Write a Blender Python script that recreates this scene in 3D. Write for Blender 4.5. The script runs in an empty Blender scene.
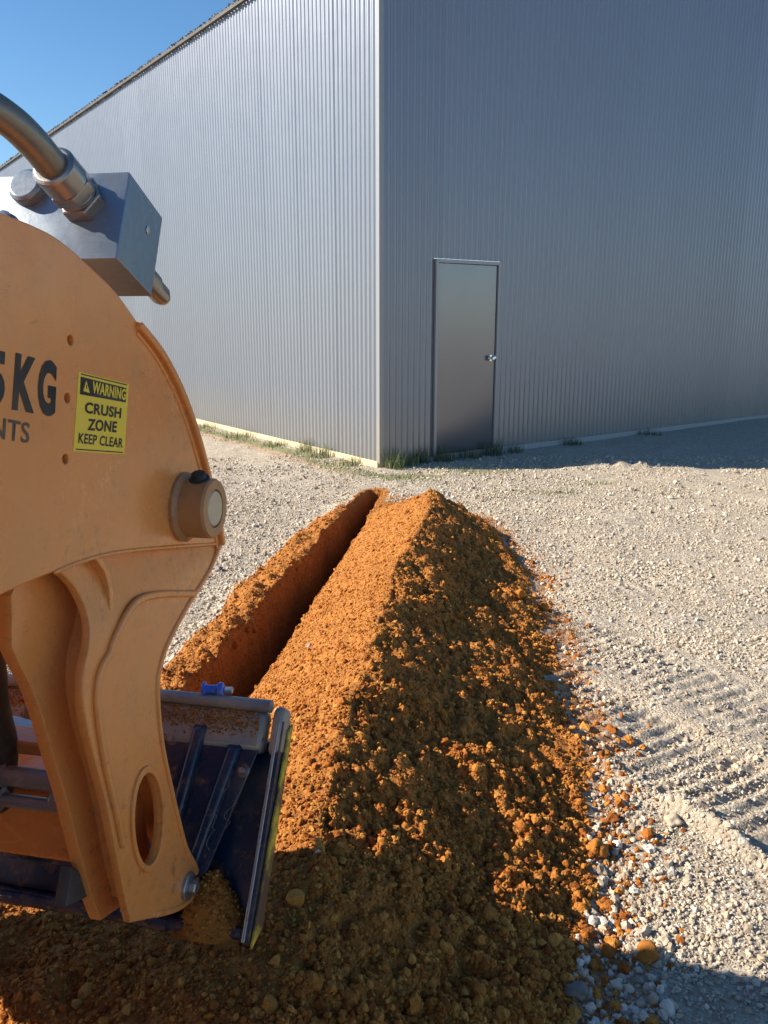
# outlines of the loader, in metres in its own frame (right, forward, up)
T = {'top': [(0.8227, 1.5641), (0.829, 1.5633), (0.8382, 1.5622), (0.8491, 1.5608), (0.8609, 1.5593), (0.8725, 1.5577), (0.8828, 1.556), (0.8914, 1.5545), (0.8992, 1.5531), (0.9066, 1.5515), (0.914, 1.5498), (0.9217, 1.5476), (0.9301, 1.5449), (0.9395, 1.5415), (0.9496, 1.5375), (0.9601, 1.533), (0.9708, 1.5282), (0.9816, 1.5233), (0.992, 1.5184), (1.0022, 1.5136), (1.0124, 1.5088), (1.0226, 1.5039), (1.0326, 1.4988), (1.0424, 1.4934), (1.052, 1.4878), (1.0618, 1.4814), (1.0719, 1.4742), (1.0818, 1.4667), (1.0909, 1.4596), (1.0987, 1.4535), (1.1045, 1.449)], 'front': [(1.1045, 1.449), (1.1113, 1.4447), (1.121, 1.4387), (1.1326, 1.4315), (1.1452, 1.4233), (1.1578, 1.4145), (1.1693, 1.4056), (1.1798, 1.3965), (1.1901, 1.3868), (1.2004, 1.3766), (1.2104, 1.3658), (1.2203, 1.3546), (1.2298, 1.343), (1.239, 1.331), (1.2478, 1.3185), (1.2564, 1.3056), (1.2647, 1.2923), (1.2727, 1.2786), (1.2807, 1.2646), (1.2884, 1.25), (1.2959, 1.2348), (1.3032, 1.2191), (1.3103, 1.2034), (1.317, 1.188), (1.3233, 1.1731), (1.3293, 1.1586), (1.335, 1.1441), (1.3403, 1.13), (1.3453, 1.1165), (1.3497, 1.1039), (1.3537, 1.0924), (1.357, 1.0819), (1.3598, 1.0722), (1.3621, 1.0635), (1.364, 1.056), (1.3655, 1.0498), (1.3667, 1.045)], 'legfront': [(1.3667, 1.045), (1.3606, 1.0407), (1.3527, 1.0348), (1.3433, 1.0279), (1.3324, 1.0205), (1.3205, 1.0132), (1.3077, 1.0065), (1.2933, 1.0004), (1.2772, 0.9945), (1.2602, 0.9887), (1.2432, 0.9829), (1.227, 0.9773), (1.2123, 0.9717), (1.1987, 0.966), (1.1854, 0.9603), (1.1728, 0.9547), (1.161, 0.9492), (1.1504, 0.9437), (1.1409, 0.9384), (1.1328, 0.9334), (1.1258, 0.9286), (1.1197, 0.9238), (1.1144, 0.919), (1.1097, 0.9138), (1.1056, 0.9082), (1.102, 0.9025), (1.0992, 0.8968), (1.0971, 0.8908), (1.0954, 0.8841), (1.0942, 0.8764), (1.0932, 0.8672), (1.0926, 0.8563), (1.0925, 0.8438), (1.0927, 0.8301), (1.0934, 0.8158), (1.0945, 0.8011), (1.0961, 0.7865), (1.0983, 0.7718), (1.1012, 0.7565), (1.1045, 0.7409), (1.1082, 0.725), (1.112, 0.7089), (1.1158, 0.6929), (1.1197, 0.6763), (1.1239, 0.6589), (1.1283, 0.6414), (1.1327, 0.6243), (1.1369, 0.6085), (1.1407, 0.5946), (1.1439, 0.5832), (1.1466, 0.5739), (1.1491, 0.5661), (1.1516, 0.5588), (1.1544, 0.5514), (1.1579, 0.543), (1.1624, 0.5336), (1.1678, 0.5236), (1.1736, 0.5133), (1.1792, 0.5032), (1.1842, 0.4935), (1.1878, 0.4846), (1.1904, 0.4764), (1.1923, 0.4686), (1.1935, 0.4613), (1.1938, 0.4547), (1.1932, 0.449), (1.1914, 0.4442), (1.1886, 0.4404), (1.1848, 0.4374), (1.1801, 0.4352), (1.1745, 0.434), (1.168, 0.4338), (1.1606, 0.4345), (1.1522, 0.4364), (1.1428, 0.4392), (1.1326, 0.443), (1.1219, 0.4475), (1.111, 0.4527), (1.1, 0.4584), (1.0888, 0.4647), (1.0773, 0.4718), (1.0656, 0.4794), (1.0538, 0.4873), (1.042, 0.4954), (1.0302, 0.5033), (1.0175, 0.5119), (1.0038, 0.5214), (0.9901, 0.5309), (0.9775, 0.5396), (0.9671, 0.5469), (0.9598, 0.552)], 'legrear': [(0.9598, 0.552), (0.9585, 0.5587), (0.9567, 0.5678), (0.9545, 0.5785), (0.9523, 0.5903), (0.95, 0.6024), (0.9479, 0.6144), (0.9459, 0.6262), (0.944, 0.6384), (0.9421, 0.651), (0.9402, 0.6639), (0.9382, 0.6774), (0.9361, 0.6912), (0.9339, 0.7059), (0.9317, 0.7214), (0.9293, 0.7374), (0.927, 0.7531), (0.9246, 0.7683), (0.9221, 0.7822), (0.9196, 0.7951), (0.9169, 0.8071), (0.9142, 0.8185), (0.9115, 0.8295), (0.9089, 0.8404), (0.9064, 0.8513), (0.904, 0.8623), (0.9016, 0.8735), (0.8992, 0.8844), (0.897, 0.895), (0.8951, 0.905), (0.8936, 0.9141), (0.8924, 0.9224), (0.8914, 0.93), (0.8907, 0.9371), (0.8903, 0.9437), (0.8902, 0.9503), (0.8904, 0.9568), (0.891, 0.9633), (0.8919, 0.9697), (0.893, 0.9759), (0.8945, 0.9819), (0.8963, 0.9878), (0.8984, 0.9935), (0.901, 0.9989), (0.9042, 1.0041), (0.9077, 1.0092), (0.9112, 1.0141), (0.9146, 1.0191), (0.9175, 1.0242), (0.9201, 1.0294), (0.9226, 1.0347), (0.9249, 1.0399), (0.9269, 1.0451), (0.9285, 1.0503), (0.9295, 1.0555), (0.93, 1.0606), (0.93, 1.0656), (0.9295, 1.0707), (0.9288, 1.0756), (0.9278, 1.0804), (0.9267, 1.085), (0.9255, 1.0894), (0.9244, 1.0935), (0.923, 1.0974), (0.9212, 1.1014), (0.9189, 1.1054), (0.916, 1.1096), (0.9125, 1.1141), (0.9084, 1.119), (0.9039, 1.1239), (0.899, 1.1285), (0.8937, 1.1327), (0.8881, 1.1362), (0.8814, 1.1389), (0.8736, 1.1412), (0.8655, 1.1429), (0.8578, 1.1443), (0.8514, 1.1454), (0.8469, 1.1463)], 'fold': [(0.8469, 1.1463), (0.8557, 1.1462), (0.8685, 1.146), (0.8839, 1.1456), (0.9006, 1.1445), (0.9186, 1.1428), (0.9388, 1.1406), (0.961, 1.1378), (0.9845, 1.1341), (1.0098, 1.1294), (1.0372, 1.1236), (1.0664, 1.1171), (1.0968, 1.1102), (1.129, 1.1027), (1.1633, 1.0945), (1.1986, 1.086), (1.2335, 1.0775), (1.2698, 1.0687), (1.3075, 1.0595), (1.3417, 1.0511), (1.3667, 1.045)], 'panelbot': [(0.8469, 1.1463), (0.8373, 1.147), (0.8234, 1.1479), (0.8079, 1.1486), (0.7886, 1.149), (0.7681, 1.1493), (0.7541, 1.1495)], 'hole': [(1.0718, 0.6577), (1.073, 0.6734), (1.0724, 0.6896), (1.0701, 0.7054), (1.0662, 0.7204), (1.0609, 0.7339), (1.0544, 0.7453), (1.047, 0.7543), (1.039, 0.7606), (1.0308, 0.7639), (1.0225, 0.7643), (1.0146, 0.7618), (1.0073, 0.7564), (1.0009, 0.7485), (0.9955, 0.7383), (0.9914, 0.7262), (0.9886, 0.7126), (0.9874, 0.6981), (0.9877, 0.683), (0.9895, 0.6679), (0.9928, 0.6533), (0.9975, 0.6399), (1.0035, 0.628), (1.0105, 0.6182), (1.0183, 0.6109), (1.0267, 0.6064), (1.0352, 0.6049), (1.0436, 0.6067), (1.0515, 0.6116), (1.0585, 0.6195), (1.0644, 0.6302), (1.0689, 0.6431)], 'bolts': [(0.935, 1.4259), (0.9175, 1.3552), (0.9016, 1.2804)], 'inner': [(0.9659, 0.5416), (0.9642, 0.5463), (0.9621, 0.5524), (0.9595, 0.5597), (0.9567, 0.5684), (0.9537, 0.5783), (0.9506, 0.5896), (0.9475, 0.6026), (0.9441, 0.6171), (0.9406, 0.6329), (0.937, 0.6494), (0.9335, 0.6661), (0.9301, 0.6827), (0.9268, 0.6997), (0.9235, 0.7176), (0.9203, 0.7357), (0.9171, 0.7535), (0.914, 0.7704), (0.9109, 0.7858), (0.9079, 0.7997), (0.905, 0.8126), (0.9021, 0.8248), (0.8992, 0.8363), (0.8965, 0.8475), (0.894, 0.8585), (0.8916, 0.8692), (0.8895, 0.8794), (0.8874, 0.8892), (0.8854, 0.8989), (0.8832, 0.9085), (0.8809, 0.9183), (0.8784, 0.9284), (0.8757, 0.9388), (0.873, 0.9491), (0.8702, 0.9591), (0.8674, 0.9685), (0.8645, 0.9772), (0.8615, 0.9851), (0.8584, 0.9924), (0.8552, 0.9992), (0.8521, 1.0056), (0.8492, 1.0117), (0.8465, 1.0177), (0.8439, 1.0237), (0.8414, 1.0299), (0.839, 1.0358), (0.8369, 1.0412), (0.8352, 1.0456), (0.8339, 1.0489), (0.8348, 1.0544), (0.8362, 1.0624), (0.8377, 1.0716), (0.8393, 1.0812), (0.8407, 1.0898), (0.8417, 1.0966), (0.8423, 1.1016), (0.8426, 1.1055), (0.8428, 1.1087), (0.8428, 1.1111), (0.8428, 1.1131), (0.8428, 1.1147)], 'inset': [(1.2337, 0.9842), (1.2194, 0.9889), (1.1998, 0.9956), (1.1775, 1.0031), (1.1549, 1.0105), (1.1343, 1.0172), (1.1175, 1.0222), (1.1042, 1.026), (1.0924, 1.0291), (1.0818, 1.0316), (1.0724, 1.0335), (1.0636, 1.0348), (1.0554, 1.0357), (1.048, 1.036), (1.0417, 1.0357), (1.036, 1.035), (1.0306, 1.0338), (1.025, 1.0321), (1.019, 1.0298), (1.0123, 1.0269), (1.005, 1.0231), (0.9977, 1.0188), (0.9908, 1.0144), (0.9845, 1.0103), (0.9793, 1.0067), (0.9754, 1.0036), (0.9727, 1.0007), (0.9706, 0.9981), (0.9686, 0.9955), (0.9664, 0.993), (0.9634, 0.9904), (0.9595, 0.9881), (0.955, 0.986), (0.9503, 0.984), (0.9456, 0.9818), (0.9413, 0.9792), (0.9378, 0.976), (0.9349, 0.9722), (0.9324, 0.9679), (0.9303, 0.9632), (0.9285, 0.9581), (0.927, 0.9527), (0.9258, 0.9471), (0.9249, 0.9414), (0.9244, 0.9357), (0.9241, 0.9295), (0.9242, 0.9229), (0.9244, 0.9154), (0.9249, 0.9068), (0.9256, 0.897), (0.9266, 0.8859), (0.9278, 0.8739), (0.9292, 0.8614), (0.9309, 0.8486), (0.9327, 0.836), (0.9349, 0.8233), (0.9375, 0.81), (0.9404, 0.7965), (0.9433, 0.783), (0.9461, 0.7698), (0.9485, 0.7573), (0.9507, 0.7448), (0.9528, 0.7321), (0.9547, 0.7197), (0.9565, 0.7084), (0.9579, 0.6989), (0.959, 0.6919)], 'boss': (1.2194, 1.1471), 'bossend': (1.1967, 1.1501), 'pin': (1.1453, 0.4753), 'block': [(1.1412, 1.657), (1.2355, 1.6053), (1.1835, 1.4862), (1.085, 1.535)], 'fit': (-0.6799, 1.1215, 1.6143), 'cap': (-0.7718, 1.1316, 1.6361), 'tubepts': [(-0.6976, 1.0558, 1.6887), (-0.7313, 1.0335, 1.7272)], 'sTL': (0.9453, 1.3862), 'sTR': (1.0678, 1.3617), 'sBR': (1.0412, 1.2639), 'sBL': (0.9181, 1.2878), 'hTL': (0.9484, 1.3798), 'hTR': (1.0595, 1.3564), 'hBR': (1.055, 1.3364), 'hBL': (0.9432, 1.3577), 'texts': [('5', 'black', (0.7571, 1.3629), (0.794, 1.3554), (0.7719, 1.4229)), ('K', 'black', (0.8073, 1.3523), (0.8458, 1.3436), (0.8245, 1.4147)), ('G', 'black', (0.8513, 1.3422), (0.8858, 1.3344), (0.8666, 1.4079)), ('NTS', 'brown', (0.7669, 1.3262), (0.8311, 1.3103), (0.7731, 1.3494)), ('WARNING', 'yellow', (0.9701, 1.357), (1.0535, 1.3395), (0.9747, 1.3723)), ('CRUSH', 'black', (0.9497, 1.3329), (1.0385, 1.3154), (0.954, 1.3474)), ('ZONE', 'black', (0.9526, 1.31), (1.0238, 1.2976), (0.957, 1.3251)), ('KEEP CLEAR', 'black', (0.9295, 1.2966), (1.0371, 1.2739), (0.9336, 1.3096))], 'tri': [(0.9508, 1.3612), (0.9654, 1.3574), (0.9599, 1.3739)], 'bt': (1.3484, 0.7161), 'bb': (1.133, 0.4056), 'kb': 0.6937198067632853, 'backplate': [(-0.5166, 1.3177, 0.6718), (-0.579, 1.1836, 0.4786), (-0.6018, 1.1668, 0.4544), (-0.6769, 1.1499, 0.43)], 'edge': [(-0.4843, 1.3164, 0.67), (-0.4901, 1.1412, 0.4174), (-0.564, 1.3149, 0.6678), (-0.5156, 1.1392, 0.4146)], 'rib1': [(-0.6445, 1.3393, 0.703), (-0.6654, 1.1987, 0.5003)], 'rib2': [(-0.5684, 1.3221, 0.6781), (-0.6076, 1.2027, 0.5061)], 'beamU': [(-0.7307, 1.3545, 0.7249), (-0.5276, 1.3522, 0.7216)], 'beamL': [(-0.7241, 1.3382, 0.7014), (-0.5294, 1.3138, 0.6662)], 'heap': (-0.5628, 1.1668, 0.4254), 'bluecap': (-0.6329, 1.3684, 0.7304), 'cross': [(-0.7817, 1.0, 0.7311), (-0.7962, 1.0, 0.603), (-0.7769, 1.0, 0.7736), (-0.7811, 1.0, 0.7364), (-0.7738, 1.0, 0.8015)], 'lowbar': (-0.9112, 1.16, 0.3894), 'hex': [(-0.953, 1.2, 0.6956), (-0.9253, 1.2, 0.7733), (-0.9119, 1.2, 0.7826), (-0.9057, 1.2, 0.7654), (-0.9003, 1.2, 0.7016)], 'lug': [(0.8967, 0.619), (0.922, 0.667), (0.9675, 0.6123), (0.9685, 0.5434)], 'leftdark': [(-0.7869, 0.98, 0.9747), (-0.7987, 0.98, 0.7927)], 'eave': 4.9454416346397165, 'door': (0.7134653237435503, 1.5407341987484378, 2.0182835908549324, 1.0505266208443835)}
import bpy, bmesh, math, random
import numpy as np
from mathutils import Vector, Matrix
random.seed(4); rng = np.random.default_rng(7)
rad = math.radians
sc = bpy.context.scene; COL = sc.collection

# ------------------------------------------------------------------ tagging
def tag(o, label=None, cat=None, group=None, kind=None):
    if label: o['label'] = label
    if cat: o['category'] = cat
    if group: o['group'] = group
    if kind: o['kind'] = kind
    return o
def link(name, me, mat=None, parent=None, loc=None, bevel=0, smooth=None):
    o = bpy.data.objects.new(name, me); COL.objects.link(o)
    if parent: o.parent = parent
    if loc is not None: o.location = loc
    if mat and not me.materials: me.materials.append(mat)
    if smooth is not None:
        me.shade_smooth()
        try: me.set_sharp_from_angle(angle=rad(smooth))
        except Exception: pass
    if bevel:
        m = o.modifiers.new('bevel', 'BEVEL'); m.width = bevel; m.segments = 2; m.limit_method = 'ANGLE'; m.angle_limit = rad(35)
        m.harden_normals = False
    return o
def empty(name, loc, rz=0):
    o = bpy.data.objects.new(name, None); COL.objects.link(o); o.location = loc; o.rotation_euler = (0, 0, rz); o.empty_display_size = .1
    return o

# ------------------------------------------------------------------ noise
def _h(ix, iy, s):
    n = (ix.astype(np.int64)*374761393 + iy.astype(np.int64)*668265263 + s*1442695041) & 0x7fffffff
    n = ((n ^ (n >> 13))*1274126177) & 0x7fffffff
    return ((n ^ (n >> 16)) & 0xffff)/65535.0
def vn(x, y, size, s=0):
    x = x/size; y = y/size
    x0 = np.floor(x); y0 = np.floor(y); u = x-x0; v = y-y0
    u = u*u*(3-2*u); v = v*v*(3-2*v)
    a = _h(x0, y0, s); b = _h(x0+1, y0, s); c = _h(x0, y0+1, s); d = _h(x0+1, y0+1, s)
    return (a*(1-u)+b*u)*(1-v)+(c*(1-u)+d*u)*v - .5
def fbm(x, y, size, n=4, s=0, g=.55):
    t = 0; a = 1
    for i in range(n):
        xx = x*math.cos(i*.7)-y*math.sin(i*.7); yy = x*math.sin(i*.7)+y*math.cos(i*.7)
        t = t + a*vn(xx, yy, size, s+i*17); a *= g; size *= .5
    return t
def ss(a, b, x):
    t = np.clip((x-a)/(b-a), 0, 1); return t*t*(3-2*t)

# ------------------------------------------------------------------ ground shape
TA = np.array([-.80, 2.2]); TB = np.array([-.115, 7.12]); TL = np.linalg.norm(TB-TA); TD = (TB-TA)/TL
YK = [.2, .7, 1.0, 1.25, 1.5, 1.9, 2.5, 3.5, 4.9, 5.5, 6.0, 6.5]
XC = [-.35, -.30, -.22, -.16, -.14, -.13, -.06, .07, .27, .31, .34, .36]
HK = [.0, .06, .17, .25, .31, .37, .395, .38, .35, .32, .20, .0]
XR = [.0, .14, .26, .37, .47, .62, .73, .87, .92, .89, .78, .5]
def trench_uv(x, y):
    dx = x-TA[0]; dy = y-TA[1]
    t = dx*TD[0]+dy*TD[1]; s = dx*TD[1]-dy*TD[0]-.055     # s>0: right of the trench
    return t, s
def ground(x, y, parts=False):
    x = np.asarray(x, float); y = np.asarray(y, float)
    near = np.exp(-((x-.5)**2+(y-4)**2)/250.)
    z = fbm(x, y, 2.6, 3, 3)*.05*near + fbm(x, y, .30, 3, 9)*.020*near
    # small heap of gravel by the edge of the wall's shade
    z = z + .07*np.exp(-((x-2.35)/.45)**2-((y-8.15)/.16)**2)*(1+.8*fbm(x, y, .12, 2, 5))
    z = z + .035*np.exp(-((x-2.2)/1.1)**2-((y-6.6+.2*x)/.12)**2)
    # crawler prints: a band running up and to the left, with lugs across it
    ex, ey = x-.86, y-2.34
    al = -ex*.5+ey*.866; ac = ex*.866+ey*.5+.03*np.sin(al*2.1)
    band = ss(.0, .05, ac)*(1-ss(.42, .50, ac))*ss(-1.6, -.9, al)*(1-ss(1.3, 1.9, al))
    lug = .5+.5*np.sin(al*math.tau/.066+.35*np.sin(ac*9))
    brk = np.clip(.85+1.0*vn(x, y, .07, 21), .25, 1)
    z = z + band*(.020*(lug**2)*brk-.024)
    z = z + .050*np.exp(-((ac+.030)/.030)**2)*ss(-1.5, -.6, al)*(1-ss(.05, .6, al))*np.clip(.9+1.4*vn(x, y, .1, 5), .25, 1.6)
    band2 = ss(.54, .60, ac)*(1-ss(.9, .98, ac))*ss(-1.4, -.9, al)*(1-ss(1.8, 2.6, al))
    z = z + band2*(.016*lug*brk-.012)
    for k, (cx, cy) in enumerate(((2.3, 4.7), (2.9, 3.6))):                # older, fainter prints
        e1, e2 = x-cx, y-cy; a1 = e1*.95+e2*.3; a2 = -e1*.3+e2*.95
        z = z + .008*np.sin(a1*math.tau/.085)*np.exp(-(a2/.2)**2-(a1/1.3)**2)*np.clip(.6+2*vn(x, y, .2, 31+k), 0, 1)
    # trench and berm
    t, s = trench_uv(x, y)
    wob = .018*vn(t, s*0+3, .35, 40)*2+.012*vn(t, s*0, .09, 41)*2
    hw = .078+.010*np.sin(t*1.7)-.045*ss(TL-2.2, TL, t)
    along = ss(-.25, .55, t)*(1-ss(TL-.03, TL+.02, t))
    inside = along*ss(-hw-.05+wob, -hw+.010+wob, s)*(1-ss(hw-.02+wob, hw+.03+wob, s))
    bfade = ss(-1.3, .3, t)*(1-.75*ss(TL-2.4, TL-.4, t))*(1-ss(TL-.35, TL+.05, t))
    bw = .150-.05*ss(TL-2.4, TL, t)+.06*vn(t, s*0, .5, 44)
    berm = bfade*np.exp(-(np.abs(s+hw+.10)/bw)**2.6)
    zb = berm*(.075+.07*fbm(x, y, .17, 4, 50)+.03*vn(x, y, .04, 52))
    # spoil heap
    yw = y+.25*vn(x, y, .5, 60)*np.clip((x-.2), 0, 1)
    xc = np.interp(yw, YK, XC); hk = np.interp(yw, YK, HK, 0, 0); xr = np.interp(yw, YK, XR)
    xc = xc+.05*vn(x*0, y, .6, 61)+.02*vn(x*0, y, .17, 62)
    xr = xr+.10*fbm(x, y, .30, 3, 63)
    xl = TA[0]+(y-TA[1])*TD[0]/TD[1]+.15
    xl = np.where(y < 2.3, np.minimum(xl, -.78-.35*(2.3-y)), xl)
    u = np.where(x > xc, (x-xc)/np.maximum(xr-xc, .05), (xc-x)/np.maximum(xc-xl, .05))
    prof = np.clip(1-np.sqrt(u*u+.0036)+.004, 0, None)
    prof = np.where(x > xc, .25*prof+.75*prof**1.9, prof**.95)
    endr = np.clip(1-((np.maximum(yw, 5.4)-5.4)/1.0)**2, 0, 1)
    zs = hk*prof
    live = np.clip(zs/.05, 0, 1)
    rough = np.where(x > xc, 1.1, .45)
    lumps = np.clip(np.abs(fbm(x, y, .055, 3, 76))*2, 0, 1)**.7*np.where(x > xc, .034, .008)+np.where(x > xc, .03, .006)*vn(x, y, .13, 79)
    zs = zs + live*(fbm(x, y, .22, 3, 70)*.035+np.abs(fbm(x, y, .07, 3, 73))*.03-.014)*rough+live*lumps
    # dirt pushed up under the attachment
    fl = .17*ss(-2.6, -1.9, x)*(1-ss(-.45, .1, x))*ss(.45, 1.0, y)*(1-ss(1.9, 2.35, y-.1*x))
    fl = fl*(1+.5*fbm(x, y, .3, 4, 80))
    far = (1-along)
    zz = z*(1-.7*live)+np.maximum(zs, 0)
    zz = np.where(s < 0.02, np.maximum(zz, z+zb), zz)
    zz = np.maximum(zz, np.where(fl > .004, z*.3+fl, -9))
    depth = (.50+.04*vn(x, y, .25, 90))*(1-.55*ss(TL-1.0, TL, t))
    wallr = .09*fbm(t, zz*0+s*3, .12, 2, 91)
    out = zz*(1-inside)+(-depth+wallr)*inside
    if not parts: return out
    dirt = np.maximum.reduce([np.clip(zs/.025, 0, 1), np.clip(berm*2.6-.35, 0, 1), np.clip(fl/.03, 0, 1), along*np.exp(-(s/(hw+.09))**6), along*(s > 0)*(s < .34)*.85*(t < TL-.5), .8*np.exp(-((t-TL)/.14)**2-(s/.14)**2)])
    halo = np.clip(1-np.abs(x-xr)/.22, 0, 1)*(x > xr-.1)*(hk > .02)
    endh = np.exp(-((x-.1)/.7)**2-((y-6.75)/.35)**2)
    return out, dirt, np.maximum(halo, endh*.8), inside, x > xc, zs, berm

def mesh_np(name, V, Fa, cols=None):
    me = bpy.data.meshes.new(name); n = Fa.shape[1]
    me.vertices.add(len(V)); me.vertices.foreach_set('co', V.astype(np.float32).ravel())
    me.loops.add(Fa.size); me.loops.foreach_set('vertex_index', Fa.astype(np.int32).ravel())
    me.polygons.add(len(Fa)); me.polygons.foreach_set('loop_start', np.arange(0, Fa.size, n, dtype=np.int32))
    if cols:
        for k, v in cols.items():
            a = me.attributes.new(k, 'FLOAT', 'POINT'); a.data.foreach_set('value', v.astype(np.float32).ravel())
    me.update(calc_edges=True); me.validate(); me.shade_flat()
    return me

# ------------------------------------------------------------------ materials
class N:
    def __init__(s, name):
        s.m = bpy.data.materials.new(name); s.m.use_nodes = True; s.t = s.m.node_tree; s.n = s.t.nodes; s.b = s.n['Principled BSDF']
        s.geo = s.n.new('ShaderNodeTexCoord')
    def set(s, **k):
        for a, v in k.items(): s.inp(s.b, a.replace('_', ' '), v)
        return s
    def inp(s, node, key, v):
        i = node.inputs[key]
        if isinstance(v, bpy.types.NodeSocket): s.t.links.new(v, i)
        else:
            if isinstance(v, tuple) and len(v) == 3: v = v+(1,)
            i.default_value = v
    def noise(s, scale, detail=5, rough=.6, vec=None, dist=0, out='Fac'):
        n = s.n.new('ShaderNodeTexNoise'); n.inputs['Scale'].default_value = scale; n.inputs['Detail'].default_value = detail
        n.inputs['Roughness'].default_value = rough; n.inputs['Distortion'].default_value = dist
        s.t.links.new(vec or s.geo.outputs['Object'], n.inputs['Vector']); return n.outputs[out]
    def vor(s, scale, out='Distance', feat='F1', vec=None):
        n = s.n.new('ShaderNodeTexVoronoi'); n.feature = feat; n.inputs['Scale'].default_value = scale
        s.t.links.new(vec or s.geo.outputs['Object'], n.inputs['Vector']); return n.outputs[out]
    def ramp(s, fac, stops):
        n = s.n.new('ShaderNodeValToRGB'); e = n.color_ramp.elements
        while len(e) < len(stops): e.new(.5)
        for el, (p, c) in zip(e, stops):
            el.position = p; el.color = (c if isinstance(c, tuple) else (c, c, c))+(1,) if not (isinstance(c, tuple) and len(c) == 4) else c
        s.t.links.new(fac, n.inputs[0]); return n.outputs[0]
    def mix(s, f, a, b, mode='MIX'):
        n = s.n.new('ShaderNodeMix'); n.data_type = 'RGBA'; n.blend_type = mode; n.clamp_factor = True
        s.inp(n, 0, f); s.inp(n, 6, a); s.inp(n, 7, b); return n.outputs[2]
    def math(s, op, a, b=0., clamp=False):
        n = s.n.new('ShaderNodeMath'); n.operation = op; n.use_clamp = clamp; s.inp(n, 0, a); s.inp(n, 1, b); return n.outputs[0]
    def attr(s, name):
        n = s.n.new('ShaderNodeAttribute'); n.attribute_name = name; return n.outputs['Fac']
    def bump(s, h, strength=.5, dist=.01, prev=None):
        n = s.n.new('ShaderNodeBump'); n.inputs['Strength'].default_value = strength; n.inputs['Distance'].default_value = dist
        s.t.links.new(h, n.inputs['Height'])
        if prev: s.t.links.new(prev, n.inputs['Normal'])
        s.t.links.new(n.outputs[0], s.b.inputs['Normal']); return n.outputs[0]
    def map(s, sc3):
        n = s.n.new('ShaderNodeMapping'); n.inputs['Scale'].default_value = sc3; s.t.links.new(s.geo.outputs['Object'], n.inputs['Vector']); return n.outputs[0]

def paint(name, col, dust=(.35, .22, .12), rough=.42, amt=.35, bumpy=.15, metal=0., scratch=True, dustlim=(.45, .75)):
    k = N(name)
    c2 = tuple(v*.86 for v in col)
    base = k.mix(k.noise(3.5, 4), col, c2)
    d = k.ramp(k.noise(9, 8, .7), [(dustlim[0], 0.), (dustlim[1], amt)])
    c = k.mix(d, base, dust)
    if scratch:
        w = k.noise(6, 3, .5, k.map((1, 9, 2.5)), 1.5)
        sc_ = k.math('MULTIPLY', k.ramp(w, [(.488, 0.), (.5, .7), (.512, 0.)]), k.ramp(k.noise(2.2, 2), [(.5, 0.), (.62, 1.)]))
        c = k.mix(sc_, c, tuple(min(1, v*1.35+.05) for v in col))
        sp = k.ramp(k.noise(160, 2), [(.70, 0.), (.74, .6)])
        c = k.mix(sp, c, tuple(v*.45 for v in dust))
        low = k.math('MULTIPLY', k.ramp(k.noise(55, 6, .75), [(.56, 0.), (.62, .7)]), k.ramp(k.noise(4.5, 3), [(.48, 0.), (.62, 1.)]))
        c = k.mix(low, c, tuple(v*.7 for v in dust))
        gp = k.n.new('ShaderNodeNewGeometry'); gs = k.n.new('ShaderNodeSeparateXYZ'); k.t.links.new(gp.outputs['Position'], gs.inputs[0])
        mud = k.math('ADD', k.noise(34, 7, .78), k.math('MULTIPLY', gs.outputs[2], -.16))
        c = k.mix(k.ramp(mud, [(.47, 0.), (.56, .75)]), c, (.26, .12, .045))
        w2 = k.noise(9, 2, .4, k.map((1, 2, 11)), .8)
        c = k.mix(k.math('MULTIPLY', k.ramp(w2, [(.495, 0.), (.5, .8), (.505, 0.)]), k.ramp(k.noise(3.1, 2), [(.52, 0.), (.6, 1.)])), c, tuple(v*.45 for v in col))
    k.set(Base_Color=c, Metallic=metal, Roughness=k.ramp(k.noise(14, 6), [(.3, rough*.8), (.7, min(1, rough*1.3))]))
    k.bump(k.noise(38, 4), bumpy, .004)
    return k.m
ORANGE = (.80, .28, .07)
M = {}
M['orange'] = paint('orange_paint', ORANGE, (.52, .24, .09), .25, .5, .10)
M['black_ink'] = paint('black_decal', (.012, .012, .013), (.25, .13, .06), .65, .25, .05, scratch=False)
M['brown_ink'] = paint('brown_decal', (.055, .04, .032), (.3, .15, .07), .4, .3, .05, scratch=False)
M['yellow_ink'] = paint('sticker_yellow_print', (.85, .58, .03), (.5, .4, .2), .35, .1, .02, scratch=False)
M['yellow'] = paint('sticker_yellow', (.88, .60, .03), (.55, .42, .15), .33, .25, .03, scratch=False)
M['edge_yellow'] = paint('worn_yellow_paint', (.72, .50, .03), (.12, .06, .03), .5, 1., .2, dustlim=(.42, .56))
M['steelblue'] = paint('dull_zinc_block', (.18, .23, .29), (.30, .27, .24), .33, .35, .12, .55)
M['zinc'] = paint('dusty_zinc_fitting', (.30, .29, .275), (.28, .23, .18), .30, .4, .1, .8)
M['bronze'] = paint('yellow_zinc_pipe', (.20, .18, .145), (.22, .21, .19), .36, .5, .08, .6)
M['greypipe'] = paint('grey_hydraulic_pipe', (.20, .235, .27), (.25, .17, .11), .38, .6, .1, .3)
M['navy'] = paint('navy_blue_paint', (.006, .019, .050), (.17, .11, .08), .28, .75, .15, dustlim=(.45, .72))
M['dusty'] = paint('dusty_grey_steel', (.22, .22, .23), (.40, .31, .22), .5, 1., .35, .35, dustlim=(.35, .6))
M['bare'] = paint('worn_bare_steel', (.42, .42, .43), (.30, .2, .12), .32, .5, .2, .8)
M['black'] = paint('black_rubber', (.022, .021, .020), (.16, .09, .05), .6, .4, .2)
M['brownpin'] = paint('rusty_boss_paint', (.42, .19, .07), (.16, .09, .06), .42, .5, .3)
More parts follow.
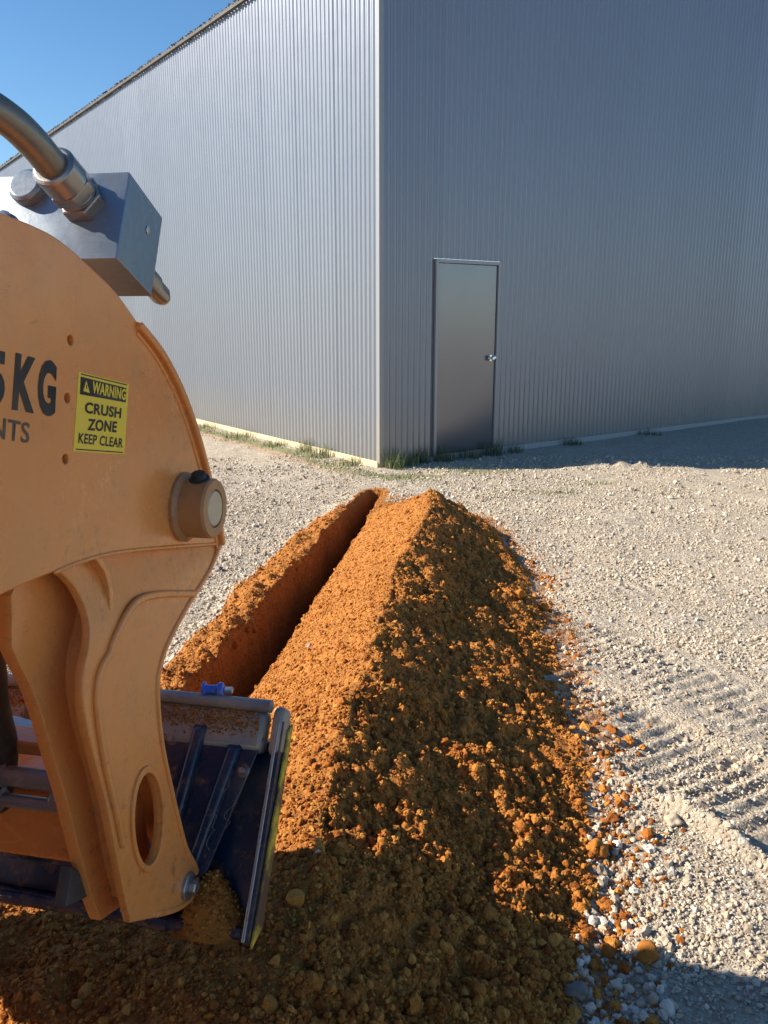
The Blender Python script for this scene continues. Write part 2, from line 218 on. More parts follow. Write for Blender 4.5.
M['pinface'] = paint('greased_pin_face', (.50, .43, .30), (.32, .22, .12), .5, .6, .3, .3)
M['blueplastic'] = paint('bright_blue_plastic', (.03, .12, .55), (.5, .5, .5), .35, .3, .05)
M['dark'] = paint('engine_cover_dark', (.05, .05, .05), (.2, .12, .07), .6, .3, .2)

def soil_color(k, vec=None):
    n1 = k.noise(2.3, 5, .6); n2 = k.noise(55, 5, .7)
    c = k.ramp(n2, [(.25, (.16, .050, .012)), (.48, (.38, .138, .027)), (.75, (.60, .28, .062))])
    c = k.mix(k.ramp(n1, [(.35, 0.), (.65, .45)]), c, (.50, .202, .047))
    return c
def gravel_color(k, fac):
    return k.ramp(fac, [(.0, (.20, .165, .13)), (.14, (.36, .29, .215)), (.38, (.46, .395, .31)), (.62, (.44, .37, .28)), (.86, (.55, .49, .405)), (1., (.64, .60, .53))])
# ground sheet
k = N('gravel_and_soil'); 
v1 = k.vor(52, 'Color'); v2 = k.vor(118, 'Color'); d1 = k.vor(52, 'Distance'); d2 = k.vor(118, 'Distance')
sep = k.n.new('ShaderNodeSeparateColor'); k.t.links.new(v1, sep.inputs[0]); sep2 = k.n.new('ShaderNodeSeparateColor'); k.t.links.new(v2, sep2.inputs[0])
pick = k.ramp(k.noise(11, 4), [(.42, 0.), (.58, 1.)])
g = k.mix(pick, gravel_color(k, sep.outputs[0]), gravel_color(k, sep2.outputs[0]))
g = k.mix(k.ramp(k.noise(.9, 6, .65), [(.38, 0.), (.68, .40)]), g, (.49, .41, .305))
g = k.mix(k.ramp(k.noise(5, 5, .65), [(.45, 0.), (.72, .5)]), g, (.42, .345, .26))
s_ = soil_color(k)
edge = k.math('ADD', k.attr('dirt'), k.math('MULTIPLY', k.math('SUBTRACT', k.noise(45, 5, .7), .5), 1.1))
f = k.ramp(edge, [(.42, 0.), (.55, 1.)])
halo = k.ramp(k.math('MULTIPLY', k.attr('halo'), k.noise(30, 5, .75)), [(.30, 0.), (.46, .75)])
s_ = k.mix(k.attr('trench_shade'), s_, k.mix(k.noise(12, 4), (.17, .065, .018), (.24, .095, .025)))  # shade on the trench wall put into the soil colour
c = k.mix(halo, g, s_); c = k.mix(f, c, s_)
gr = k.ramp(k.math('MULTIPLY', k.attr('green'), k.math('ADD', k.noise(26, 5, .75), .0)), [(.24, 0.), (.40, .8)])
c = k.mix(gr, c, k.mix(k.noise(40, 3), (.10, .15, .04), (.30, .27, .12)))
k.set(Base_Color=c, Roughness=.92)
k.b.inputs['Specular IOR Level'].default_value = .25
hb = k.mix(pick, d1, d2)
b1 = k.bump(k.noise(30, 8, .72), .9, .018)
hb2 = k.n.new('ShaderNodeRGBToBW'); k.t.links.new(hb, hb2.inputs[0])
b2 = k.bump(k.math('MULTIPLY', hb2.outputs[0], -1.), .8, .012, b1)
k.bump(k.noise(190, 4, .7), .6, .004, b2)
M['ground'] = k.m
# loose stones and clods
def island(k):
    n = k.n.new('ShaderNodeNewGeometry'); return n.outputs['Random Per Island']
k = N('loose_stone'); c = gravel_color(k, island(k)); c = k.mix(k.ramp(k.noise(3, 3), [(.4, 0.), (.6, .35)]), c, (.50, .39, .27)); k.set(Base_Color=c, Roughness=.85); k.bump(k.noise(220, 3), .5, .003)
k.b.inputs['Specular IOR Level'].default_value = .3; M['stone'] = k.m
k = N('orange_clod'); c = k.ramp(island(k), [(0., (.16, .046, .016)), (.3, (.34, .114, .025)), (.7, (.50, .205, .042)), (1., (.64, .325, .08))])
c = k.mix(k.ramp(k.noise(120, 4), [(.3, 0.), (.7, .6)]), c, (.36, .12, .018)); k.set(Base_Color=c, Roughness=.95); k.bump(k.noise(160, 5, .7), .9, .006)
k.b.inputs['Specular IOR Level'].default_value = .15; M['clod'] = k.m
k = N('dark_river_stone'); k.set(Base_Color=k.mix(k.noise(30, 4), (.12, .105, .09), (.22, .19, .165)), Roughness=.7); M['darkstone'] = k.m
# shed
def sheet(name, col, rough, metal, dirt):
    k = N(name)
    n = k.noise(1.3, 5, .6, k.map((1, 1, .25)))
    c = k.mix(n, col, tuple(v*.88 for v in col))
    c = k.mix(k.math('MULTIPLY', k.attr('tone'), .5), c, tuple(v*.80 for v in col))
    gm = k.n.new('ShaderNodeNewGeometry'); sp = k.n.new('ShaderNodeSeparateXYZ'); k.t.links.new(gm.outputs['Position'], sp.inputs[0])
    hgt = k.math('ADD', sp.outputs[2], k.math('MULTIPLY', k.noise(2.5, 5, .65), -.35))
    c = k.mix(k.ramp(hgt, [(.0, dirt), (.5, 0.)]), c, (.46, .35, .17))
    c = k.mix(k.ramp(k.noise(70, 3), [(.74, 0.), (.80, .15)]), c, (.2, .17, .14))
    k.set(Base_Color=c, Roughness=k.ramp(k.noise(5, 4), [(.3, rough*.95), (.7, rough*1.05)]), Metallic=metal)
    k.bump(k.noise(2.2, 3, .5, k.map((1, 1, .4))), .03, .02)
    return k.m
M['wall'] = sheet('grey_steel_cladding', (.245, .270, .320), .32, .42, .16)
M['wall_shade_side'] = M['wall']
M['flash'] = sheet('grey_flashing', (.27, .28, .30), .4, .2, .3)
M['door'] = sheet('plain_galvanised_door', (.19, .20, .235), .2, .72, .0)
M['frame'] = sheet('door_frame_paint', (.30, .31, .33), .4, .2, .2)
k = N('chrome_knob'); k.set(Base_Color=(.75, .75, .76), Metallic=1., Roughness=.18); M['chrome'] = k.m
k = N('pale_concrete'); k.set(Base_Color=k.mix(k.noise(7, 6), (.62, .52, .30), (.50, .44, .32)), Roughness=.9); k.bump(k.noise(50, 5), .4, .006); M['slab'] = k.m
k = N('dry_leaves'); k.set(Base_Color=k.ramp(island(k), [(0., (.06, .045, .03)), (.6, (.17, .12, .07)), (1., (.32, .26, .18))]), Roughness=.9); M['leaf'] = k.m
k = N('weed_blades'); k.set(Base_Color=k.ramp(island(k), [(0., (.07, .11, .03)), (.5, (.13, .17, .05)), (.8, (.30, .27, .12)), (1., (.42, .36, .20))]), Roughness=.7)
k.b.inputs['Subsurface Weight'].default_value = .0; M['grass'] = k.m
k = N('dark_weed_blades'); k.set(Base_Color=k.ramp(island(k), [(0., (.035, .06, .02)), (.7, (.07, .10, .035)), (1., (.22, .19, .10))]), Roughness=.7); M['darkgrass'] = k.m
k = N('straw'); k.set(Base_Color=(.22, .16, .10), Roughness=.8); M['straw'] = k.m

# ------------------------------------------------------------------ ground sheet mesh
def axis(lo, hi, step, far):
    core = np.arange(lo, hi, step); out = []
    d = step; p = hi
    while p < far: d *= 1.09; p += d; out.append(p)
    o2 = []; d = step; p = lo
    while p > -far: d *= 1.09; p -= d; o2.append(p)
    return np.array(o2[::-1]+list(core)+out)
xs = axis(-2.4, 3.2, .0098, 260); ys1 = [.5]
ys = []
y = .45
while y < 9.5: ys.append(y); y += max(.0095, .0026*y)
d = .03
while y < 260: ys.append(y); d *= 1.1; y += d
y = .45; d = .02; pre = []
while y > -260: d *= 1.15; y -= d; pre.append(y)
ys = np.array(pre[::-1]+ys)
GX, GY = np.meshgrid(xs, ys); gx, gy = GX.ravel(), GY.ravel()
gz, gd, gh, gin, gr_, gzs, gberm = ground(gx, gy, True)
C0 = np.array([-.04, 8.12]); aL, aR = rad(-35.9), rad(54.1)
uL = np.array([math.sin(aL), math.cos(aL)]); uR = np.array([math.sin(aR), math.cos(aR)])
px_, py_ = gx-C0[0], gy-C0[1]
sL = px_*uL[0]+py_*uL[1]; sR = px_*uR[0]+py_*uR[1]     # along left wall / right wall; distance outside of each
green = np.maximum.reduce([
    np.exp(-((sR+.28+.1*vn(sL, sL*0, .6, 101))/.16)**2)*(sL > -.3)*(sL < 9)*.95,
    np.exp(-((px_-.25)/.45)**2-((py_+.45)/.22)**2)*1.1,
    np.exp(-((px_-1.45)/.35)**2-((py_+1.15)/.10)**2)*1.15, np.exp(-((px_-1.0)/.5)**2-((py_+.15)/.2)**2)*.9,
    np.exp(-((px_-2.0)/.18)**2-((py_+.75)/.08)**2)*1.1])
idx = np.arange(len(ys)*len(xs)).reshape(len(ys), len(xs))
Fq = np.stack([idx[:-1, :-1], idx[:-1, 1:], idx[1:, 1:], idx[1:, :-1]], -1).reshape(-1, 4)
gh = np.maximum(gh, .75*np.exp(-((sR+.42)/.22)**2)*(sL > -.2)*(sL < 12))
me = mesh_np('ground', np.stack([gx, gy, gz], 1), Fq, dict(dirt=gd, halo=gh, green=green, trench_shade=np.clip(gin*(gz < .02), 0, 1)))
me.shade_smooth()
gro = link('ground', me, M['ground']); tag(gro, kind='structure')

# ------------------------------------------------------------------ scattered stones and clods
def ico(sub):
    bm = bmesh.new(); bmesh.ops.create_icosphere(bm, subdivisions=sub, radius=1)
    V = np.array([v.co[:] for v in bm.verts]); Fa = np.array([[v.index for v in f.verts] for f in bm.faces]); bm.free(); return V, Fa
def rock_variants(sub, n, jit, flat):
    V, Fa = ico(sub); out = []
    for i in range(n):
        d = np.ones(len(V))+rng.normal(0, jit, len(V))
        if sub > 1: d = d+.30*np.sin(V @ rng.normal(0, 2.3, 3)+rng.random()*6)*.6
        W = V*d[:, None]*np.array([1, rng.uniform(.65, 1), rng.uniform(flat, 1)])
        out.append(W)
    return np.array(out), Fa
def scatter(name, X, Y, S, variants, mat, sink=.25, smooth=False, zextra=None):
    Vv, Fa = variants; n = len(X)
    Z = ground(X, Y)
    e = .008
    q = rng.normal(size=(n, 4)); q[:, 1:3] *= .5; q /= np.linalg.norm(q, axis=1)[:, None]
    w, a, b, c = q.T
    R = np.stack([1-2*(b*b+c*c), 2*(a*b-w*c), 2*(a*c+w*b), 2*(a*b+w*c), 1-2*(a*a+c*c), 2*(b*c-w*a), 2*(a*c-w*b), 2*(b*c+w*a), 1-2*(a*a+b*b)], 1).reshape(n, 3, 3)
    W = Vv[rng.integers(0, len(Vv), n)]
    P = np.einsum('nij,nvj->nvi', R, W)*S[:, None, None]
    P += np.stack([X, Y, Z+S*(.5-sink)], 1)[:, None, :]
    nv = Vv.shape[1]
    FF = (Fa[None]+(np.arange(n)*nv)[:, None, None]).reshape(-1, 3)
    me = mesh_np(name, P.reshape(-1, 3), FF)
    if smooth: me.shade_smooth()
    return link(name, me, mat)
def rnd_in_view(n, ymin, ymax, left=.62, right=.62, power=1.0, pad=.35):
    Y = ymin*(ymax/ymin)**(rng.random(n)**power)
    X = rng.uniform(-1, 1, n)*(Y*.5+pad)
    return X, Y
small = rock_variants(1, 40, .24, .5); mid = rock_variants(2, 24, .15, .6)
# gravel
X, Y = rnd_in_view(260000, 1.1, 8.8, power=.75, pad=.45)
z, d, h, ins, rt, zs_, bm_ = ground(X, Y, True)
cl = vn(X, Y, .35, 200)+.6*vn(X, Y, .12, 201)
ex, ey = X-.86, Y-2.34; al = -ex*.5+ey*.866; ac = ex*.866+ey*.5
inband = (ac > .02)*(ac < 1.0)*(al > -1.3)*(al < 1.3)
keep = (d < .25)*(ins < .01)*(rng.random(len(X)) < np.clip(.62+1.2*cl-.52*inband, .06, 1))
X, Y = X[keep], Y[keep]
sR_ = (X-C0[0])*uR[0]+(Y-C0[1])*uR[1]; sL_ = (X-C0[0])*uL[0]+(Y-C0[1])*uL[1]
ok = ~((sR_ > -.03) & (sL_ > -.03)); X, Y = X[ok], Y[ok]
S = np.clip(rng.lognormal(math.log(.0036), .50, len(X)), .0018, .017)*(.85+.08*Y)
scg = scatter('loose_gravel', X, Y, S, small, M['stone'], .2)
tag(scg, 'loose pale crushed stone gravel spread over the yard', 'gravel', kind='stuff')
# clods on the dug soil
def clods(name, n, lo, hi, med, sig, cond, var, label, smooth=False, sink=.3):
    X, Y = rnd_in_view(n, lo, hi, power=.9, pad=.9)
    P = ground(X, Y, True); kp = cond(X, Y, P)
    X, Y = X[kp], Y[kp]; S = np.clip(rng.lognormal(math.log(med), sig, len(X)), med*.4, med*4)
    o = scatter(name, X, Y, S, var, M['clod'], sink, smooth); tag(o, label, 'soil', kind='stuff'); return o
clods('soil_crumbs', 300000, .7, 7.3, .0036, .45, lambda x, y, P: (P[1] > .5)*(P[3] < .3)*(P[0] > -.1)*(rng.random(len(x)) < np.where(P[4], .9, .6)), small, 'fine orange crumbs of dug soil on the heap and trench edge')
clods('soil_clods', 150000, .7, 7.0, .0050, .50, lambda x, y, P: (P[1] > .5)*(P[3] < .3)*(P[0] > -.1)*(rng.random(len(x)) < np.where(P[4], np.clip(.30+1.6*(vn(x, y, .25, 300)), .05, 1), np.where(P[6] > .2, .35, .08))), mid, 'rounded orange clods rolled down the shaded side of the heap')
clods('spilled_clods', 90000, 1.1, 7.0, .0050, .55, lambda x, y, P: (P[1] < .5)*(rng.random(len(x)) < P[2]**1.7*.55), mid, 'small orange clods spilled over the gravel beside the heap', False, .2)
# grey stones turned up on the near foot of the heap and along the berm
X, Y = rnd_in_view(30000, 1.1, 4.5, pad=.4); P = ground(X, Y, True)
cond = ((X > -.2) | (Y > 2.3))*((P[2] > .25)*(Y < 2.2)*(P[1] < .6)*(rng.random(len(X)) < .2)+(P[6] > .03)*(P[6] < .5)*(X < -.5)*(rng.random(len(X)) < .8)+(P[5] > .02)*(rng.random(len(X)) < .0008)) > 0
X, Y = X[cond], Y[cond]
o = scatter('turned_up_stones', X, Y, np.clip(rng.lognormal(math.log(.0085), .40, len(X)), .004, .019), mid, M['stone'], .3)
tag(o, 'larger grey stones along the foot of the orange soil', 'stones', kind='stuff')
# ------------------------------------------------------------------ single stones and lumps
def lump(name, x, y, r, mat, label, cat, group=None, sq=.7):
    bm = bmesh.new(); bmesh.ops.create_icosphere(bm, subdivisions=3, radius=1)
    a = rng.normal(0, 1.6, (3, 3)); ph = rng.random(3)*6
    for v in bm.verts:
        c = np.array(v.co[:]); s = .8*(1+sum(.13*math.sin(float(c @ a[i])*1.9+ph[i]) for i in range(3))+rng.normal(0, .045))
        v.co = Vector((c[0]*s, c[1]*s*.85, c[2]*s*sq))*r
    me = bpy.data.meshes.new(name); bm.to_mesh(me); bm.free()
    o = link(name, me, mat, loc=(x, y, float(ground(np.array([x]), np.array([y]))[0])+r*sq*.45), smooth=180); o.rotation_euler = (0, 0, rng.random()*6)
    return tag(o, label, cat, group)
lump('stone', -.98, 4.62, .035, M['darkstone'], 'lone dark round stone on the gravel beside the loader arm boss', 'stone')
lump('stone', .87, 2.16, .032, M['stone'], 'pale angular stone on the ridge beside the crawler prints', 'stone')
lump('stone', .425, 1.50, .030, M['darkstone'], 'smooth grey stone in the shade at the near foot of the soil heap', 'stone')
for (x, y, r, l) in ((.70, 3.98, .030, 'upper of two orange soil lumps on the pale gravel right of the heap'), (.83, 4.0, .034, 'lower right of two orange soil lumps on the pale gravel right of the heap'),
                     (.60, 2.0, .036, 'largest orange soil lump at the sunlit foot of the heap near the shade edge'), (.62, 1.62, .034, 'olive brown soil lump lying in the shade on the grey gravel')):
    lump('soil_lump', x, y, r, M['clod'], l, 'soil lump', 'single soil lumps fallen beside the heap', .85)

# ------------------------------------------------------------------ shed
shed = empty('metal_shed', (C0[0], C0[1], 0)); tag(shed, 'tall grey corrugated steel shed with a plain side door', 'shed')
EAVE = T['eave']
def cw_mesh(u, nrm, length, z0, z1f, hole=None, pitch=.076, amp=.0085, start=0.):
    n = int(length/pitch*10); s = np.linspace(start, start+length, n+1)
    off = amp*np.sin(s/pitch*math.tau)+amp
    sh = np.floor(s/.762); fr_ = s/.762-sh; off = off+.004*(_h(sh, sh*0, 5)-.3)*fr_+.0016*(fr_ < .05)
    V = []; Fa = []
    def strip(sa, oa, za, zb):
        b = len(V)
        for si, oi, z_a, z_b in zip(sa, oa, za, zb):
            V.append((u[0]*si+nrm[0]*oi, u[1]*si+nrm[1]*oi, z_a)); V.append((u[0]*si+nrm[0]*oi, u[1]*si+nrm[1]*oi, z_b))
        for i in range(len(sa)-1): Fa.append((b+2*i, b+2*i+2, b+2*i+3, b+2*i+1))
    zt = np.array([z1f(v) for v in s])
    if hole is None: strip(s, off, s*0+z0, zt)
    else:
        a, b_, zt2 = hole
        m1 = s <= a; m2 = (s >= a-.008)*(s <= b_+.008); m3 = s >= b_
        strip(s[m1], off[m1], s[m1]*0+z0, zt[m1]); strip(s[m2], off[m2], s[m2]*0+zt2, zt[m2]); strip(s[m3], off[m3], s[m3]*0+z0, zt[m3])
    me = bpy.data.meshes.new('wall'); me.from_pydata(V, [], Fa); me.update()
    A = np.array(V); sv = A[:, 0]*u[0]+A[:, 1]*u[1]; at = me.attributes.new('tone', 'FLOAT', 'POINT'); at.data.foreach_set('value', _h(np.floor(sv/.762+1e-6), sv*0, 8).astype(np.float32)); return me
nL = -uR; nR = -uL
D0, D1, DH = DOOR = (1.0, 1.0, 1.0) if False else (T['door'][0], T['door'][1], T['door'][2])
gable = lambda s: EAVE+math.tan(rad(8))*min(s, 22-s)
w1 = link('wall', cw_mesh(uL, nL, 42, .06, lambda s: EAVE), M['wall'], shed, smooth=180); w1['label'] = 'sunlit long corrugated wall'
w2 = link('wall', cw_mesh(uR, nR, 22, .06, gable, (D0-.04, D1+.04, DH+.04)), M['wall_shade_side'], shed, smooth=180); w2['label'] = 'shaded corrugated end wall'
def frame3(o, u, n):   # local x along u, y = outward n, z up
    return Matrix(((u[0], n[0], 0, o[0]), (u[1], n[1], 0, o[1]), (0, 0, 1, o[2]), (0, 0, 0, 1)))
def box_bm(bm, x0, x1, y0, y1, z0, z1, mat=None):
    vs = [bm.verts.new(Vector(p)) for p in ((x0, y0, z0), (x1, y0, z0), (x1, y1, z0), (x0, y1, z0), (x0, y0, z1), (x1, y0, z1), (x1, y1, z1), (x0, y1, z1))]
    for f in ((3, 2, 1, 0), (4, 5, 6, 7), (0, 1, 5, 4), (1, 2, 6, 5), (2, 3, 7, 6), (3, 0, 4, 7)): bm.faces.new([vs[i] for i in f])
    if mat is not None: bmesh.ops.transform(bm, matrix=mat, verts=vs)
    return vs
def bm_obj(name, bm, mat, parent=None, bevel=0, smooth=None):
    bmesh.ops.recalc_face_normals(bm, faces=bm.faces)
    me = bpy.data.meshes.new(name); bm.to_mesh(me); bm.free(); return link(name, me, mat, parent, bevel=bevel, smooth=smooth)
FR = frame3((0, 0, 0), uR, nR); FL = frame3((0, 0, 0), uL, nL)
# corner flashing: an L folded over both walls
bm = bmesh.new(); box_bm(bm, -.024, .030, .019, .023, .04, EAVE, FL); box_bm(bm, -.0235, .03, .0195, .0235, .04, EAVE-.002, FR)
bm_obj('corner_flashing', bm, M['flash'], shed)
# slab edges
bm = bmesh.new(); box_bm(bm, .0, 42, -.1, .035, -.3, .055, FL); o = bm_obj('slab_edge', bm, M['slab'], shed, .006)
bm = bmesh.new(); box_bm(bm, .04, D0-.06, -.1, .012, -.3, .052, FR); box_bm(bm, D1+.06, 22, -.1, .030, -.3, .058, FR); box_bm(bm, D0-.06, D1+.06, -.1, .02, -.3, .04, FR)
k = N('plain_concrete'); k.set(Base_Color=k.mix(k.noise(7, 6), (.42, .41, .39), (.33, .32, .30)), Roughness=.9); M['conc'] = k.m
bm_obj('slab_edge', bm, M['conc'], shed, .006)
# roof, barge, gutter
bm = bmesh.new()
def slope(sa, sb, za, zb, u, v, L, bm):
    a = Vector((uR[0]*sa, uR[1]*sa, za)); b = Vector((uR[0]*sb, uR[1]*sb, zb)); l = Vector((uL[0]*L, uL[1]*L, 0))
    vs = [a, b, b+l, a+l]; lo = [bm.verts.new(p) for p in vs]; hi = [bm.verts.new(p+Vector((0, 0, .05))) for p in vs]
    bm.faces.new(lo[::-1]); bm.faces.new(hi)
    for i in range(4): bm.faces.new((lo[i], lo[(i+1) % 4], hi[(i+1) % 4], hi[i]))
slope(.02, 11, EAVE+.005, gable(11)+.002, uR, 0, 42, bm); slope(11.002, 21.98, gable(11)+.002, EAVE+.005, uR, 0, 42, bm)
bm_obj('roof', bm, M['flash'], shed)
bm = bmesh.new(); box_bm(bm, -.02, 42, .022, .065, EAVE-.02, EAVE-.016, FL); box_bm(bm, -.02, 42, .060, .065, EAVE-.016, EAVE+.022, FL)
gut = bm_obj('gutter', bm, M['dark'], shed)
# dry leaves packed in the gutter
n = 5000; sx = rng.uniform(0, 34, n); V = []; lf = []
for i in range(n):
    c = Vector((sx[i], rng.uniform(.025, .075), EAVE+.018+abs(rng.normal(0, .009)))); r = rng.uniform(.010, .028)
    R3 = Matrix.Rotation(rng.random()*6, 3, 'Z') @ Matrix.Rotation(rng.normal(0, .8), 3, 'X') @ Matrix.Rotation(rng.normal(0, .8), 3, 'Y')
    for p in ((-1, 0, 0), (0, -.4, .1), (1, 0, 0), (0, .4, .1)): V.append(FL @ (c+R3 @ (Vector(p)*r)))
    lf.append((4*i, 4*i+1, 4*i+2, 4*i+3))
me = bpy.data.meshes.new('leaf_litter'); me.from_pydata([v[:] for v in V], [], lf); o = link('leaf_litter', me, M['leaf'], None, loc=(C0[0], C0[1], 0))
tag(o, 'dry brown leaf litter packed along the gutter of the shed', 'leaf litter', kind='stuff')
# door
bm = bmesh.new(); W = .034
box_bm(bm, D0-W, D0, -.06, .030, .03, DH+W, FR); box_bm(bm, D1, D1+W, -.06, .030, .03, DH+W, FR); box_bm(bm, D0, D1, -.06, .0298, DH, DH+W, FR)
box_bm(bm, D0-.03, D1+.03, -.07, .025, .03, .055, FR)
door = bm_obj('door', (lambda b: (box_bm(b, D0+.006, D1-.009, -.030, .010, .058, DH-.006, FR), b)[1])(bmesh.new()), M['door'], shed, .002)
fr = bm_obj('frame', bm, M['frame'], door, .002)
bm = bmesh.new()
KP = FR @ Vector((D1-.07, .0, 1.0*T['door'][3]))
mk = Matrix.Translation(KP) @ Matrix(((uR[0], 0, nR[0], 0), (uR[1], 0, nR[1], 0), (0, 1, 0, 0), (0, 0, 0, 1)))
for r1, r2, d0, d1 in ((.036, .034, .010, .018), (.014, .014, .018, .045), (.020, .030, .045, .055), (.030, .028, .055, .075), (.028, .012, .075, .083)):
    bmesh.ops.create_cone(bm, cap_ends=True, segments=20, radius1=r1, radius2=r2, depth=d1-d0, matrix=mk @ Matrix.Translation((0, 0, (d0+d1)/2)))
bm_obj('door_knob', bm, M['chrome'], door, smooth=40)

# ------------------------------------------------------------------ weeds
def tuft(x, y, h, n, spread, mat, label, group='weeds along the foot of the shed walls', droop=.5):
    V = []; Fa = []
    for i in range(n):
        a = rng.random()*math.tau; r = spread*math.sqrt(rng.random()); bx, by = r*math.cos(a), r*math.sin(a)
        hh = h*rng.uniform(.35, 1); w = rng.uniform(.0018, .0042); la = rng.random()*math.tau; le = rng.uniform(.1, droop)*hh
        wx, wy = -math.sin(la)*w, math.cos(la)*w; b = len(V)
        for j, t in enumerate((0, .35, .7, 1)):
            cx = bx+math.cos(la)*le*t*t; cy = by+math.sin(la)*le*t*t; cz = hh*(t-.18*t*t*droop); q = 1-t*.85
            V.append((cx-wx*q, cy-wy*q, cz)); V.append((cx+wx*q, cy+wy*q, cz))
        for j in range(3): Fa.append((b+2*j, b+2*j+1, b+2*j+3, b+2*j+2))
    me = bpy.data.meshes.new('weed_tuft'); me.from_pydata(V, [], Fa)
    o = link('weed_tuft', me, mat, loc=(x, y, float(ground(np.array([x]), np.array([y]))[0])-.005)); return tag(o, label, 'weed', group)
def wl(s, out): p = C0+uL*s+nL*out; return p[0], p[1]
def wr(s, out): p = C0+uR*s+nR*out; return p[0], p[1]
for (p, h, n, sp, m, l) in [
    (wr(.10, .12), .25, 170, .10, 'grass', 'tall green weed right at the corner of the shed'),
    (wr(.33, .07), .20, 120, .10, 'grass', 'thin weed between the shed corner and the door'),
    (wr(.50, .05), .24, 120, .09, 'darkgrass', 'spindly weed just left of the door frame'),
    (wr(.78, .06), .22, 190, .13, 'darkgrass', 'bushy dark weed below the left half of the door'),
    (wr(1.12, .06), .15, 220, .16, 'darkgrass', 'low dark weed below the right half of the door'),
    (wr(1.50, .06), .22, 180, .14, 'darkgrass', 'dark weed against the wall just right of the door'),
    (wr(1.8, .08), .12, 120, .12, 'darkgrass', 'small dark weed at the start of the pale slab edge'),
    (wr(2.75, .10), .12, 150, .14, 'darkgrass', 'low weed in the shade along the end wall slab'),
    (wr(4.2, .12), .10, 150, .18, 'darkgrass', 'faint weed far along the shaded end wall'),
    (wl(.35, .14), .12, 150, .12, 'grass', 'short yellow green weed on the sunlit side near the shed corner'),
    (wl(.95, .14), .17, 170, .14, 'grass', 'dense green weed on the sunlit wall foot above the trench end'),
    (wl(1.35, .10), .20, 90, .10, 'grass', 'straw coloured weed against the sunlit wall'),
    (wl(1.9, .16), .12, 120, .16, 'grass', 'low green weed midway along the sunlit wall'),
    (wl(2.8, .18), .12, 140, .2, 'grass', 'wide low weed on the sunlit side of the shed beyond the loader boss'),
    (wl(3.9, .18), .12, 140, .2, 'grass', 'farthest weed along the sunlit wall beside the loader arm')]:
    tuft(p[0], p[1], h, n, sp, M[m], l)
# short grass between weeds, on the mossy patches
V = []; Fa = []; n = 18000
X = rng.uniform(-4, 3, n); Y = rng.uniform(6.4, 12, n)
px2, py2 = X-C0[0], Y-C0[1]; l2 = px2*uL[0]+py2*uL[1]; r2 = px2*uR[0]+py2*uR[1]
gg = np.maximum.reduce([np.exp(-((r2+.28)/.16)**2)*(l2 > -.3)*(l2 < 7)*.6, np.exp(-((px2-.25)/.45)**2-((py2+.45)/.22)**2)*.8, np.exp(-((px2-1.45)/.35)**2-((py2+1.15)/.10)**2)*.9, np.exp(-((px2-2.0)/.18)**2-((py2+.75)/.08)**2)*.9, np.exp(-((px2-1.0)/.5)**2-((py2+.15)/.2)**2)*.7])
kp = (rng.random(n) < gg*(1+2*vn(X, Y, .2, 400)))*~((l2 > -.02)*(r2 > -.02)); X, Y = X[kp], Y[kp]; Z = ground(X, Y)
for x, y, z in zip(X, Y, Z):
    for j in range(3):
        a = rng.random()*6.28; w = .003; h = rng.uniform(.015, .045); xx, yy = x+rng.normal(0, .01), y+rng.normal(0, .01); b = len(V)
        V += [(xx-math.cos(a)*w, yy-math.sin(a)*w, z-.003), (xx+math.cos(a)*w, yy+math.sin(a)*w, z-.003), (xx+rng.normal(0, .012), yy+rng.normal(0, .012), z+h)]; Fa.append((b, b+1, b+2))
me = bpy.data.meshes.new('short_grass'); me.from_pydata(V, [], Fa); tag(link('short_grass', me, M['grass']), 'thin short grass patches between the shed and the dug soil', 'grass', kind='stuff')

